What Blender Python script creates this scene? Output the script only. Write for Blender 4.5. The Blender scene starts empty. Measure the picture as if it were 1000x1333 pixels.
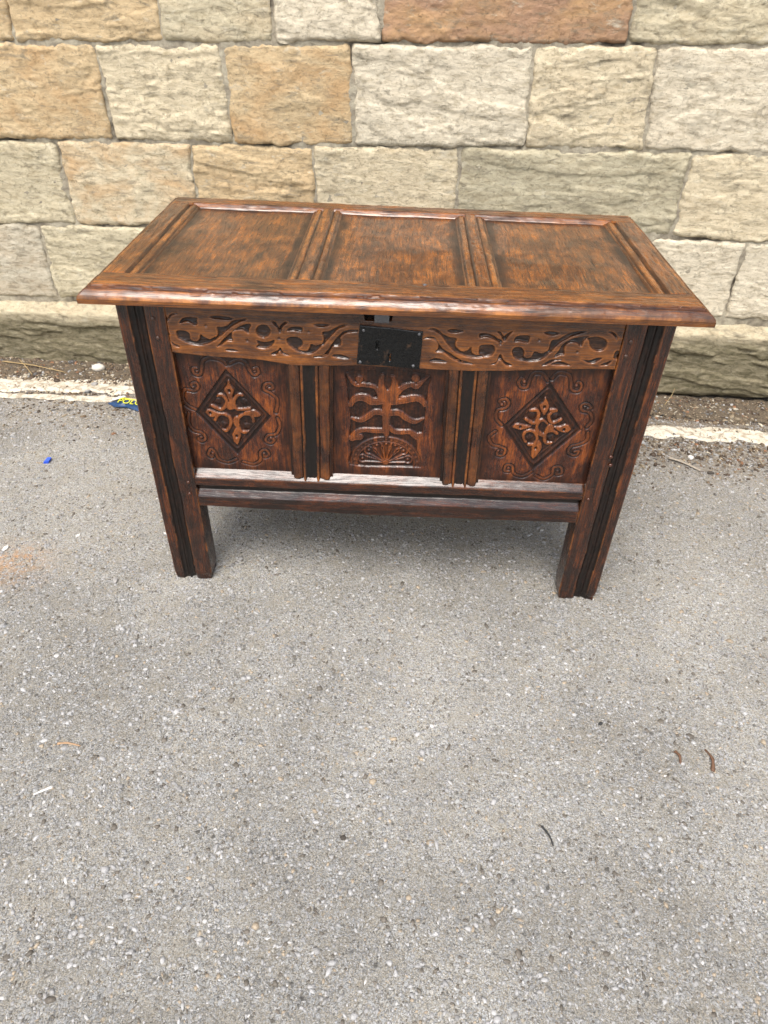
import bpy, math, random
import numpy as np
from mathutils import Matrix, Vector
random.seed(7); rng = np.random.default_rng(7)
sc = bpy.context.scene; C = sc.collection

# ------------------------------------------------------------------ camera, sky, sun, exposure
cam = bpy.data.cameras.new('camera'); co = bpy.data.objects.new('camera', cam); C.objects.link(co); sc.camera = co
r = Vector((0.99902, 0.036777, 0.024608)); u = Vector((-0.042182, 0.623486, 0.780696)); f = Vector((-0.013369, 0.780969, -0.624426))
M = Matrix((( r.x, u.x, -f.x, 0.01398), (r.y, u.y, -f.y, -1.30011), (r.z, u.z, -f.z, 1.30657), (0, 0, 0, 1)))
co.matrix_world = M
cam.sensor_fit = 'VERTICAL'; cam.sensor_height = 36; cam.lens = 905.54/1333*36; cam.clip_start = .05; cam.clip_end = 1200
SUN_EL, SUN_AZ = math.radians(63), math.radians(196)      # azimuth clockwise from +y
w = bpy.data.worlds.new('World'); sc.world = w; w.use_nodes = True; nt = w.node_tree
bg = nt.nodes['Background']; sky = nt.nodes.new('ShaderNodeTexSky'); sky.sky_type = 'NISHITA'; sky.sun_disc = False
sky.sun_elevation = SUN_EL; sky.sun_rotation = SUN_AZ; sky.air_density = 1.2; sky.dust_density = 5; sky.ozone_density = 1
hs = nt.nodes.new('ShaderNodeHueSaturation'); hs.inputs['Saturation'].default_value = .72
nt.links.new(sky.outputs[0], hs.inputs['Color']); nt.links.new(hs.outputs[0], bg.inputs['Color']); bg.inputs['Strength'].default_value = .13
sl = bpy.data.lights.new('sun', 'SUN'); sl.energy = 1.5; sl.angle = math.radians(34); sl.color = (1, .965, .925)
so = bpy.data.objects.new('sun', sl); C.objects.link(so)
d = Vector((math.sin(SUN_AZ)*math.cos(SUN_EL), math.cos(SUN_AZ)*math.cos(SUN_EL), math.sin(SUN_EL)))
so.rotation_euler = d.to_track_quat('Z', 'Y').to_euler(); so.location = d*6
sc.view_settings.view_transform = 'Standard'; sc.view_settings.look = 'None'; sc.view_settings.gamma = 1
sc.view_settings.use_curve_mapping = False; sc.view_settings.exposure = 1.0

# carving outlines, metres on the front of the coffer (x, z)
FRIEZE = [[[-0.4272,0.7253],[-0.4212,0.7334],[-0.4125,0.7371],[-0.3911,0.7368],[-0.3928,0.7323],[-0.3915,0.7268],[-0.3965,0.722],[-0.4054,0.7273],[-0.4159,0.7287]],[[-0.4367,0.7067],[-0.4285,0.7101],[-0.4169,0.7082],[-0.4107,0.7032],[-0.4108,0.694],[-0.4069,0.6884],[-0.3983,0.6868],[-0.3914,0.6925],[-0.3894,0.7007],[-0.3874,0.7026],[-0.3817,0.6968],[-0.3713,0.6929],[-0.3644,0.6959],[-0.3586,0.6985],[-0.3628,0.6913],[-0.3747,0.6839],[-0.3907,0.6792],[-0.408,0.6806],[-0.4245,0.6871],[-0.4354,0.6946]],[[-0.365,0.7406],[-0.3476,0.743],[-0.3182,0.7393],[-0.3271,0.7361],[-0.3399,0.7362],[-0.3527,0.7366],[-0.36,0.7381]],[[-0.3527,0.7193],[-0.3418,0.7204],[-0.3306,0.7247],[-0.3199,0.7335],[-0.2969,0.7389],[-0.2939,0.7374],[-0.3152,0.7276],[-0.3316,0.7156],[-0.3485,0.7012],[-0.3629,0.6902],[-0.3694,0.6911],[-0.3588,0.6973],[-0.3523,0.7056]],[[-0.2882,0.7298],[-0.3026,0.7254],[-0.3163,0.7174],[-0.3306,0.7054],[-0.3428,0.6945],[-0.3528,0.6836],[-0.358,0.6775],[-0.3462,0.6839],[-0.3366,0.6913],[-0.324,0.6913],[-0.3257,0.701],[-0.324,0.7102],[-0.3144,0.7156],[-0.3013,0.7169],[-0.2933,0.7104],[-0.2902,0.7089],[-0.2893,0.7185],[-0.2842,0.7266]],[[-0.4626,0.7317],[-0.4584,0.7375],[-0.451,0.7367],[-0.4513,0.7288],[-0.4609,0.7296]],[[-0.4614,0.708],[-0.4562,0.7066],[-0.4525,0.7027],[-0.4509,0.6993],[-0.4617,0.7]],[[-0.4529,0.6876],[-0.4443,0.6802],[-0.4341,0.675],[-0.4377,0.673],[-0.448,0.6777]],[[-0.3422,0.6716],[-0.3298,0.6742],[-0.315,0.6697],[-0.3316,0.6687]],[[-0.4492,0.7289],[-0.4459,0.7391],[-0.4369,0.7448],[-0.4273,0.7443],[-0.4373,0.7421],[-0.4433,0.7381]],[[-0.2742,0.7181],[-0.2689,0.7255],[-0.2595,0.7283],[-0.2506,0.7251],[-0.2465,0.7155],[-0.251,0.7056],[-0.2606,0.7012],[-0.2697,0.7035],[-0.2743,0.7095]],[[-0.2752,0.6947],[-0.2638,0.6914],[-0.2497,0.6932],[-0.2401,0.6966],[-0.2431,0.6873],[-0.2531,0.6793],[-0.2673,0.6775],[-0.2776,0.6808],[-0.2724,0.686]],[[-0.243,0.735],[-0.235,0.7341],[-0.2278,0.7229],[-0.2251,0.7285],[-0.2167,0.7349],[-0.2117,0.7344],[-0.2206,0.7275],[-0.2259,0.7144],[-0.229,0.715],[-0.2324,0.7234]],[[-0.2335,0.6751],[-0.2494,0.6661],[-0.2377,0.665],[-0.2311,0.6727],[-0.2258,0.6671],[-0.2095,0.6647],[-0.2227,0.6705],[-0.2284,0.6804],[-0.2308,0.6803]],[[-0.2144,0.7169],[-0.2083,0.7232],[-0.1989,0.7267],[-0.1874,0.7272],[-0.1818,0.7243],[-0.1833,0.7169],[-0.1925,0.7178],[-0.2062,0.7184]],[[-0.2148,0.6997],[-0.2048,0.7045],[-0.192,0.7043],[-0.1838,0.698],[-0.1835,0.6898],[-0.1909,0.6819],[-0.1927,0.6786],[-0.176,0.6753],[-0.1686,0.6836],[-0.166,0.6913],[-0.1556,0.6884],[-0.1445,0.6914],[-0.1487,0.6845],[-0.1584,0.675],[-0.1692,0.6697],[-0.1832,0.6714],[-0.2027,0.6797],[-0.2126,0.6903]],[[-0.1597,0.7331],[-0.1413,0.7348],[-0.1272,0.7335],[-0.1393,0.7284],[-0.1507,0.7287]],[[-0.1419,0.7174],[-0.128,0.7204],[-0.1187,0.7268],[-0.1049,0.7334],[-0.0907,0.735],[-0.1096,0.726],[-0.1212,0.7146],[-0.1331,0.7006],[-0.1415,0.6903],[-0.1436,0.6914],[-0.1395,0.7028]],[[-0.0729,0.7251],[-0.0958,0.7229],[-0.1098,0.7114],[-0.1216,0.6961],[-0.1313,0.6807],[-0.1434,0.668],[-0.1624,0.6641],[-0.153,0.663],[-0.1376,0.6657],[-0.1266,0.6804],[-0.1218,0.6881],[-0.1078,0.6904],[-0.1049,0.7005],[-0.1071,0.7066],[-0.1005,0.7142],[-0.089,0.7196],[-0.0729,0.7215]],[[-0.1246,0.667],[-0.1081,0.6708],[-0.0882,0.6632],[-0.107,0.6622]],[[0.0676,0.7319],[0.078,0.7346],[0.0889,0.7301],[0.0992,0.7215],[0.1123,0.717],[0.1254,0.7146],[0.1235,0.7065],[0.1258,0.6973],[0.1341,0.6895],[0.1429,0.6876],[0.1522,0.6926],[0.1561,0.6986],[0.158,0.6882],[0.1652,0.6815],[0.1804,0.6814],[0.183,0.6775],[0.1659,0.6751],[0.1461,0.6776],[0.1258,0.6857],[0.113,0.6968],[0.1034,0.7091],[0.0916,0.7223],[0.0805,0.7293]],[[0.1738,0.7017],[0.1864,0.7045],[0.2005,0.7028],[0.204,0.6925],[0.1997,0.6829],[0.1873,0.6784],[0.1816,0.6805],[0.1737,0.683],[0.1723,0.6923]],[[0.1059,0.7308],[0.1152,0.7339],[0.1365,0.7321],[0.1305,0.7284],[0.1158,0.7267]],[[0.1709,0.7188],[0.1709,0.7278],[0.188,0.7274],[0.1991,0.7234],[0.2061,0.718],[0.2128,0.716],[0.2167,0.7108],[0.2091,0.7112],[0.191,0.7196],[0.1803,0.7203]],[[0.2042,0.7331],[0.2107,0.7317],[0.2182,0.7235],[0.2238,0.7293],[0.2346,0.7354],[0.2266,0.7245],[0.2224,0.7157],[0.2182,0.7155],[0.2115,0.7261]],[[0.1978,0.6632],[0.2103,0.668],[0.2157,0.6853],[0.2251,0.671],[0.2427,0.6622],[0.2307,0.6617],[0.2172,0.6735],[0.2075,0.6636]],[[0.0592,0.7119],[0.0741,0.7132],[0.0852,0.7083],[0.0906,0.6982],[0.0887,0.6888],[0.0858,0.6852],[0.1021,0.6842],[0.1182,0.6731],[0.1387,0.6637],[0.164,0.6619],[0.1359,0.67],[0.1152,0.6829],[0.0998,0.6916],[0.0886,0.7055],[0.0804,0.7157],[0.0654,0.7155]],[[0.0741,0.6641],[0.0879,0.6704],[0.1113,0.6637],[0.0929,0.662]],[[0.2399,0.7181],[0.2436,0.7244],[0.2545,0.7273],[0.2684,0.7259],[0.268,0.7132],[0.2613,0.7124],[0.2518,0.7145],[0.2406,0.7133]],[[0.239,0.6921],[0.2435,0.701],[0.2549,0.7015],[0.2625,0.6919],[0.2636,0.6819],[0.2711,0.6784],[0.2796,0.6833],[0.2837,0.6935],[0.2992,0.6904],[0.3087,0.6956],[0.311,0.6889],[0.3033,0.6798],[0.2926,0.6742],[0.2767,0.672],[0.2578,0.674],[0.2455,0.6786]],[[0.3093,0.6926],[0.3114,0.7027],[0.3139,0.7188],[0.3259,0.7217],[0.3379,0.7307],[0.3545,0.7381],[0.3778,0.7401],[0.3559,0.731],[0.3376,0.7198],[0.3249,0.7082],[0.3159,0.6941]],[[0.2959,0.7352],[0.3095,0.7373],[0.3255,0.7338],[0.3155,0.7293],[0.304,0.7303]],[[0.3245,0.6845],[0.3321,0.6998],[0.3388,0.7137],[0.3549,0.7246],[0.3744,0.7293],[0.3845,0.7297],[0.3762,0.7201],[0.3739,0.709],[0.3636,0.7152],[0.3498,0.7159],[0.3413,0.7064],[0.3436,0.6903],[0.3365,0.6888]],[[0.3829,0.7265],[0.4013,0.7302],[0.4184,0.7248],[0.4229,0.7167],[0.4205,0.7048],[0.4102,0.6999],[0.398,0.7033],[0.3906,0.7114],[0.3875,0.7206]],[[0.3794,0.6818],[0.3939,0.6786],[0.4067,0.6837],[0.4203,0.6853],[0.4086,0.6749],[0.396,0.6741]],[[0.3023,0.665],[0.3157,0.6752],[0.3267,0.6788],[0.343,0.6782],[0.3273,0.6752],[0.3105,0.6648]],[[0.3206,0.6673],[0.3367,0.6746],[0.3603,0.6669],[0.3406,0.6661]],[[0.4429,0.687],[0.4443,0.7008],[0.4513,0.7006],[0.4522,0.6849]],[[0.4194,0.67],[0.4315,0.6764],[0.4403,0.6806],[0.4328,0.6706]],[[0.4203,0.7413],[0.4282,0.7412],[0.4379,0.7336],[0.4406,0.7248],[0.4352,0.7323],[0.4278,0.738]]]
DOTS = [[-0.375,0.7218],[-0.295,0.6937],[-0.1695,0.7175],[-0.23,0.701],[0.2889,0.7185],[0.3684,0.6964],[0.2134,0.708]]
LEFT = {"loz":[[-0.3511,0.6162],[-0.2658,0.5074],[-0.349,0.4049],[-0.4286,0.5108]],"inn":[[-0.348,0.6005],[-0.2786,0.5091],[-0.3467,0.4228],[-0.414,0.5115]],"scr":[[[-0.3482,0.6299],[-0.3606,0.6404],[-0.3821,0.6433],[-0.3984,0.6337],[-0.4022,0.617],[-0.4083,0.603],[-0.4192,0.6041],[-0.4216,0.6161],[-0.4131,0.618]],[[-0.3425,0.6316],[-0.3223,0.6408],[-0.3066,0.6337],[-0.3012,0.6183],[-0.2927,0.6066],[-0.2824,0.6131],[-0.2842,0.6236],[-0.2913,0.6218]],[[-0.429,0.5174],[-0.4463,0.527],[-0.4548,0.5461],[-0.4461,0.5656],[-0.4265,0.5639],[-0.4162,0.5732],[-0.4195,0.5831],[-0.43,0.5789],[-0.4267,0.5721]],[[-0.4464,0.5073],[-0.4515,0.4836],[-0.4427,0.4636],[-0.4244,0.4576],[-0.4174,0.4441],[-0.4261,0.4349],[-0.4344,0.4397],[-0.4276,0.4453]],[[-0.2519,0.5196],[-0.2469,0.5491],[-0.2599,0.5644],[-0.2741,0.5733],[-0.2708,0.5859],[-0.2581,0.588],[-0.2547,0.5773],[-0.2624,0.5763]],[[-0.2502,0.5031],[-0.2458,0.4832],[-0.2561,0.4622],[-0.274,0.4579],[-0.2811,0.4437],[-0.2698,0.4372],[-0.2617,0.4463],[-0.2687,0.4505]],[[-0.3536,0.3894],[-0.3744,0.38],[-0.3947,0.3881],[-0.4013,0.4077],[-0.4094,0.4144],[-0.4168,0.3997],[-0.4092,0.3928],[-0.4063,0.4038]],[[-0.3377,0.3829],[-0.3139,0.3775],[-0.2977,0.3893],[-0.2958,0.4111],[-0.2831,0.4188],[-0.276,0.4067],[-0.2863,0.3989],[-0.2876,0.4079]]],"discs":[[-0.3772,0.5399],[-0.3201,0.5409],[-0.373,0.4806],[-0.3197,0.479]],"cres":[[[-0.3809,0.5564],[-0.3679,0.558],[-0.3595,0.5456],[-0.3608,0.5342],[-0.374,0.5199],[-0.3943,0.5294]],[[-0.321,0.5601],[-0.3309,0.5597],[-0.3407,0.548],[-0.3423,0.5334],[-0.3349,0.5223],[-0.3074,0.5253]],[[-0.392,0.4915],[-0.383,0.5053],[-0.3683,0.5076],[-0.3564,0.4982],[-0.3568,0.4813],[-0.3676,0.4638],[-0.3779,0.464]],[[-0.3019,0.4907],[-0.3048,0.5072],[-0.3218,0.5098],[-0.3359,0.4991],[-0.3396,0.4788],[-0.3325,0.462],[-0.3163,0.4621]]],"holes":[[-0.3499,0.5667],[-0.3984,0.5095],[-0.3459,0.4527]],"buds":[[[-0.3479,0.5965],[-0.3541,0.5791],[-0.3609,0.5694],[-0.3565,0.5585],[-0.3514,0.5411],[-0.3423,0.5591],[-0.3397,0.5703],[-0.3455,0.5811]],[[-0.411,0.5123],[-0.4014,0.5193],[-0.3822,0.5119],[-0.3737,0.5107],[-0.3924,0.4998],[-0.4051,0.5026]],[[-0.3498,0.4245],[-0.3559,0.4505],[-0.3532,0.461],[-0.3443,0.4751],[-0.337,0.4618],[-0.3374,0.4497]],[[-0.2859,0.5088],[-0.2977,0.5208],[-0.3122,0.5201],[-0.3242,0.5146],[-0.3106,0.507],[-0.2993,0.5042]],[[-0.3529,0.541],[-0.3457,0.5542],[-0.3428,0.5415],[-0.3403,0.5254],[-0.3524,0.5199],[-0.3605,0.5244]],[[-0.3443,0.4751],[-0.3502,0.4884],[-0.3458,0.502],[-0.3341,0.5026],[-0.3385,0.489]]]}
RIGHT = {"loz":[[0.3309,0.6148],[0.4154,0.5059],[0.3294,0.3954],[0.2476,0.5068]],"inn":[[0.3285,0.5984],[0.4013,0.5053],[0.3252,0.4163],[0.2619,0.5064]],"scr":[[[0.3255,0.621],[0.3112,0.6373],[0.2941,0.6372],[0.2875,0.6242],[0.2847,0.6046],[0.2734,0.6025],[0.2651,0.6135],[0.2702,0.624],[0.2773,0.6157]],[[0.3332,0.6262],[0.3451,0.6401],[0.3658,0.6365],[0.3729,0.6215],[0.3787,0.6023],[0.3931,0.5997],[0.3977,0.6129],[0.389,0.6206],[0.3864,0.6118]],[[0.2434,0.5095],[0.2294,0.5246],[0.2297,0.5453],[0.2454,0.5512],[0.252,0.5634],[0.2438,0.5737],[0.2312,0.5691],[0.2369,0.5593]],[[0.2318,0.4929],[0.219,0.4779],[0.2275,0.4583],[0.2461,0.4529],[0.2604,0.4451],[0.2553,0.4299],[0.2432,0.4311],[0.2444,0.4417]],[[0.4284,0.5129],[0.4367,0.5308],[0.4269,0.5493],[0.4105,0.5537],[0.4064,0.5654],[0.4166,0.5702],[0.4282,0.5613],[0.4214,0.5583]],[[0.4343,0.499],[0.4353,0.4793],[0.4222,0.4685],[0.4038,0.4606],[0.4024,0.4435],[0.4184,0.4379],[0.4239,0.4494],[0.4146,0.4478]],[[0.3273,0.3887],[0.3103,0.3749],[0.2888,0.3805],[0.2818,0.4007],[0.2681,0.4039],[0.2655,0.3883],[0.2761,0.3869]],[[0.3385,0.3783],[0.359,0.3695],[0.3758,0.3834],[0.3757,0.4016],[0.391,0.4043],[0.3971,0.3883],[0.3858,0.3839],[0.386,0.3936]]],"discs":[[0.3058,0.5351],[0.3564,0.5368],[0.3086,0.4786],[0.3564,0.4802]],"cres":[[[0.299,0.5502],[0.3138,0.5509],[0.3192,0.5357],[0.3158,0.5199],[0.3071,0.5177],[0.292,0.5275]],[[0.3445,0.5534],[0.3565,0.5529],[0.3435,0.542],[0.3441,0.5299],[0.3548,0.52],[0.3711,0.5295]],[[0.2996,0.4673],[0.2924,0.485],[0.3012,0.4969],[0.317,0.4934],[0.3259,0.4758],[0.3206,0.461],[0.3086,0.4585]],[[0.3689,0.4923],[0.3586,0.499],[0.3441,0.4947],[0.342,0.4802],[0.3475,0.4659],[0.3597,0.4665]]],"holes":[[0.3288,0.5584],[0.3265,0.4531],[0.2847,0.5061],[0.3804,0.5036]],"buds":[[[0.3284,0.5902],[0.3281,0.5802],[0.3342,0.5705],[0.3391,0.5589],[0.3364,0.5485],[0.3308,0.538],[0.3208,0.5529],[0.3192,0.563],[0.3251,0.5717],[0.3266,0.5802]],[[0.2618,0.5075],[0.2774,0.5146],[0.2929,0.5118],[0.3084,0.509],[0.2945,0.5013],[0.2826,0.4996]],[[0.3963,0.5079],[0.3824,0.5171],[0.3713,0.512],[0.3567,0.5095],[0.3739,0.4979],[0.3891,0.4976]],[[0.3237,0.4219],[0.3183,0.4461],[0.3191,0.4609],[0.3292,0.4742],[0.3389,0.4618],[0.3383,0.447]],[[0.3177,0.5077],[0.3185,0.5218],[0.3292,0.5293],[0.3429,0.5194],[0.3423,0.5141],[0.3304,0.5223],[0.3232,0.5115],[0.3264,0.501],[0.3387,0.4909],[0.3423,0.4874],[0.3338,0.4834],[0.32,0.4936]],[[0.3399,0.5016],[0.3465,0.5161],[0.3561,0.513],[0.3579,0.5025],[0.3471,0.4948],[0.3396,0.4855]]]}
MID = {"bor":[[-0.0957,0.6244],[-0.0532,0.6291],[0.0134,0.6334],[0.0769,0.6235],[0.0764,0.5902],[0.0747,0.5545],[0.0732,0.5146],[0.0699,0.4796],[0.0698,0.4339],[0.07,0.395],[-0.0083,0.3859],[-0.0878,0.3888],[-0.0882,0.4261],[-0.0916,0.4589],[-0.0886,0.507],[-0.0924,0.5438],[-0.0947,0.5826]],"st":[[[-0.022,0.5561,0.0085],[-0.0304,0.581,0.0079],[-0.0398,0.5909,0.0078],[-0.0607,0.5935,0.0088],[-0.0724,0.5938,0.0094],[-0.0816,0.5963,0.0068],[-0.0919,0.6103,0.0052],[-0.0957,0.6202,0.0021]],[[-0.0181,0.5563,0.0133],[-0.0419,0.5552,0.0159],[-0.0552,0.5621,0.0158],[-0.0711,0.5629,0.0138],[-0.0817,0.5564,0.0122],[-0.0884,0.544,0.009]],[[-0.0174,0.5274,0.0129],[-0.0362,0.5287,0.0113],[-0.0521,0.5149,0.0113],[-0.0683,0.5064,0.0098],[-0.0886,0.5117,0.0043]],[[-0.0163,0.4819,0.0109],[-0.0409,0.4814,0.0109],[-0.0627,0.4813,0.0093],[-0.0778,0.4725,0.011],[-0.0847,0.4593,0.0138]],[[-0.0819,0.4626,0.0137],[-0.0682,0.4633,0.0138]],[[0.0079,0.5724,0.0105],[0.0229,0.5908,0.011],[0.0408,0.5989,0.0093],[0.0513,0.5964,0.013],[0.0637,0.6071,0.0067],[0.0771,0.6198,0.002]],[[0.0005,0.5571,0.0159],[0.0268,0.5613,0.0147],[0.0503,0.5669,0.0137],[0.0637,0.563,0.0121],[0.0723,0.5514,0.009]],[[-0.0026,0.5281,0.0134],[0.0174,0.529,0.0118],[0.0341,0.5158,0.0113],[0.0533,0.5089,0.0097],[0.0722,0.5176,0.0042]],[[-0.003,0.4937,0.0081],[0.0083,0.4815,0.0104],[0.0302,0.4809,0.0104],[0.0438,0.4816,0.0098],[0.0552,0.4725,0.0136],[0.0692,0.4667,0.0137]],[[0.0661,0.473,0.0137],[0.0717,0.4002,0.0112]],[[-0.0111,0.5922,0.013],[-0.0101,0.5567,0.0159],[-0.0104,0.5169,0.0151],[-0.0095,0.4822,0.0125],[-0.0083,0.4678,0.0083]],[[-0.0208,0.6163,0.0103],[-0.0221,0.5946,0.0136],[-0.0208,0.5592,0.0159]],[[0.0,0.6129,0.0104],[0.0046,0.5929,0.0157],[0.0057,0.5604,0.0175]],[[0.049,0.6151,0.0154],[0.0493,0.6145,0.0154]],[[-0.0699,0.607,0.013],[-0.0696,0.6064,0.013]]],"eye":[[-0.0106,0.6205],[-0.0168,0.6122],[-0.017,0.5977],[-0.0095,0.5835],[-0.002,0.594],[-0.0012,0.61]],"dots":[[-0.0341,0.5661],[0.0173,0.5669],[-0.0725,0.5967],[0.051,0.6022]],"fan":[[-0.0086,0.3979],[-0.0598,0.4441],[-0.005,0.4696],[0.0573,0.4332],[-0.0892,0.3905],[0.0692,0.395]],"lobes":[[-0.0618,0.4055],[-0.0471,0.4281],[-0.0292,0.4423],[-0.008,0.4466],[0.0124,0.4436],[0.031,0.4303],[0.0418,0.4073]]}

# ------------------------------------------------------------------ noise and small maths
_perm = np.random.RandomState(3).permutation(4096)
_grad = np.random.RandomState(4).normal(size=(4096, 3)); _grad /= np.linalg.norm(_grad, axis=1)[:, None]
def perlin(x, y, z=0.):
    x, y, z = np.broadcast_arrays(np.asarray(x, float), np.asarray(y, float), np.asarray(z, float))
    i = [np.floor(a).astype(np.int64) for a in (x, y, z)]; fr = [a - b for a, b in zip((x, y, z), i)]
    s = [t*t*t*(t*(t*6-15)+10) for t in fr]; out = 0
    for a in (0, 1):
        for b in (0, 1):
            for c in (0, 1):
                h = _perm[(_perm[(_perm[(i[0]+a) & 4095] + i[1]+b) & 4095] + i[2]+c) & 4095]
                g = _grad[h]; dot = g[..., 0]*(fr[0]-a) + g[..., 1]*(fr[1]-b) + g[..., 2]*(fr[2]-c)
                out = out + dot*(s[0] if a else 1-s[0])*(s[1] if b else 1-s[1])*(s[2] if c else 1-s[2])
    return out*1.5
def fbm(x, y, z=0., o=4, g=.5):
    t = 0; a = 1; k = 1
    for n in range(o): t = t + a*perlin(x*k+n*17.3, y*k-n*9.1, z+n*3.7); a *= g; k *= 2.03
    return t
def sst(a, b, x): t = np.clip((x-a)/(b-a), 0, 1); return t*t*(3-2*t)
def spline(p, closed=False, n=6):
    p = np.array(p, float); N = len(p); out = []
    for i in range(N if closed else N-1):
        if closed: a, b, c, d_ = p[(i-1) % N], p[i], p[(i+1) % N], p[(i+2) % N]
        else: a, b, c, d_ = p[max(i-1, 0)], p[i], p[i+1], p[min(i+2, N-1)]
        for t in np.arange(n)/n:
            out.append(.5*((2*b)+(c-a)*t+(2*a-5*b+4*c-d_)*t*t+(3*b-a-3*c+d_)*t**3))
    if not closed: out.append(p[-1])
    return np.array(out)
def dline(X, Z, P, W=None):
    """distance to a polyline; with widths: distance minus half the local width"""
    best = np.full(X.shape, 9.)
    for k in range(len(P)-1):
        a, b = P[k][:2], P[k+1][:2]; ab = b-a; L = ab@ab+1e-12
        t = np.clip(((X-a[0])*ab[0]+(Z-a[1])*ab[1])/L, 0, 1)
        dd = np.hypot(X-a[0]-t*ab[0], Z-a[1]-t*ab[1])
        if W is not None: dd = dd-.5*(W[k]+(W[k+1]-W[k])*t)
        best = np.minimum(best, dd)
    return best
def sdpoly(X, Z, P, pad=.006):
    """signed distance (negative inside), only worked out near the polygon"""
    out = np.full(X.shape, 1.); P = np.asarray(P)
    m = (X > P[:, 0].min()-pad) & (X < P[:, 0].max()+pad) & (Z > P[:, 1].min()-pad) & (Z < P[:, 1].max()+pad)
    x, z = X[m], Z[m]; 
    if not len(x): return out
    Q = np.vstack([P, P[:1]]); dd = dline(x, z, Q); ins = np.zeros(x.shape, bool)
    for k in range(len(P)):
        a, b = Q[k], Q[k+1]
        c = ((a[1] > z) != (b[1] > z)) & (x < (b[0]-a[0])*(z-a[1])/((b[1]-a[1]) or 1e-9)+a[0]); ins ^= c
    out[m] = np.where(ins, -dd, dd); return out

# ------------------------------------------------------------------ mesh helpers
ORI = {}
def mesh_obj(name, V, F, mat, parent=None, origin=None, at=None, uv=None, smooth=True, kind=None):
    V = np.asarray(V, float); o = np.array(origin if origin is not None else V.mean(0)); me = bpy.data.meshes.new(name)
    if isinstance(F, np.ndarray):
        k = F.shape[1]; me.vertices.add(len(V)); me.vertices.foreach_set('co', (V-o).astype(np.float32).ravel())
        me.loops.add(F.size); me.loops.foreach_set('vertex_index', F.astype(np.int32).ravel())
        me.polygons.add(len(F)); me.polygons.foreach_set('loop_start', np.arange(0, F.size, k, dtype=np.int32))
        me.update(calc_edges=True); me.validate()
    else: me.from_pydata((V-o).tolist(), [], F); me.update()
    if smooth: me.polygons.foreach_set('use_smooth', [True]*len(me.polygons))
    for k, a in (at or {}).items():
        a = np.asarray(a, np.float32)
        if a.ndim == 1: me.attributes.new(k, 'FLOAT', 'POINT').data.foreach_set('value', a)
        else: me.attributes.new(k, 'FLOAT_COLOR', 'POINT').data.foreach_set('color', a.ravel())
    if uv is not None:
        li = np.empty(len(me.loops), np.int32); me.loops.foreach_get('vertex_index', li)
        me.uv_layers.new(name='UVMap').data.foreach_set('uv', np.asarray(uv, np.float32)[li].ravel())
    if mat: me.materials.append(mat)
    ob = bpy.data.objects.new(name, me); C.objects.link(ob); place(ob, o, parent)
    if kind: ob['kind'] = kind
    return ob
def place(ob, o, parent):
    ORI[ob] = np.array(o, float)
    if parent: ob.parent = parent; ob.location = ORI[ob]-ORI[parent]
    else: ob.location = o
def thing(name, label, cat, loc, group=None):
    e = bpy.data.objects.new(name, None); C.objects.link(e); e.empty_display_size = .05; place(e, loc, None); tag(e, label, cat, group); return e
def tag(o, label, cat, group=None):
    o['label'] = label; o['category'] = cat
    if group: o['group'] = group
    return o
def gridF(nu, nv, off=0):
    i = np.arange(nu-1)[:, None]*nv+np.arange(nv-1)[None, :]; i = i.ravel()+off
    return np.stack([i, i+nv, i+nv+1, i+1], 1)
LID = lambda P: np.stack([P[:, 0], P[:, 1]*(1-.0395*P[:, 0]), P[:, 2]], 1)
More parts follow.
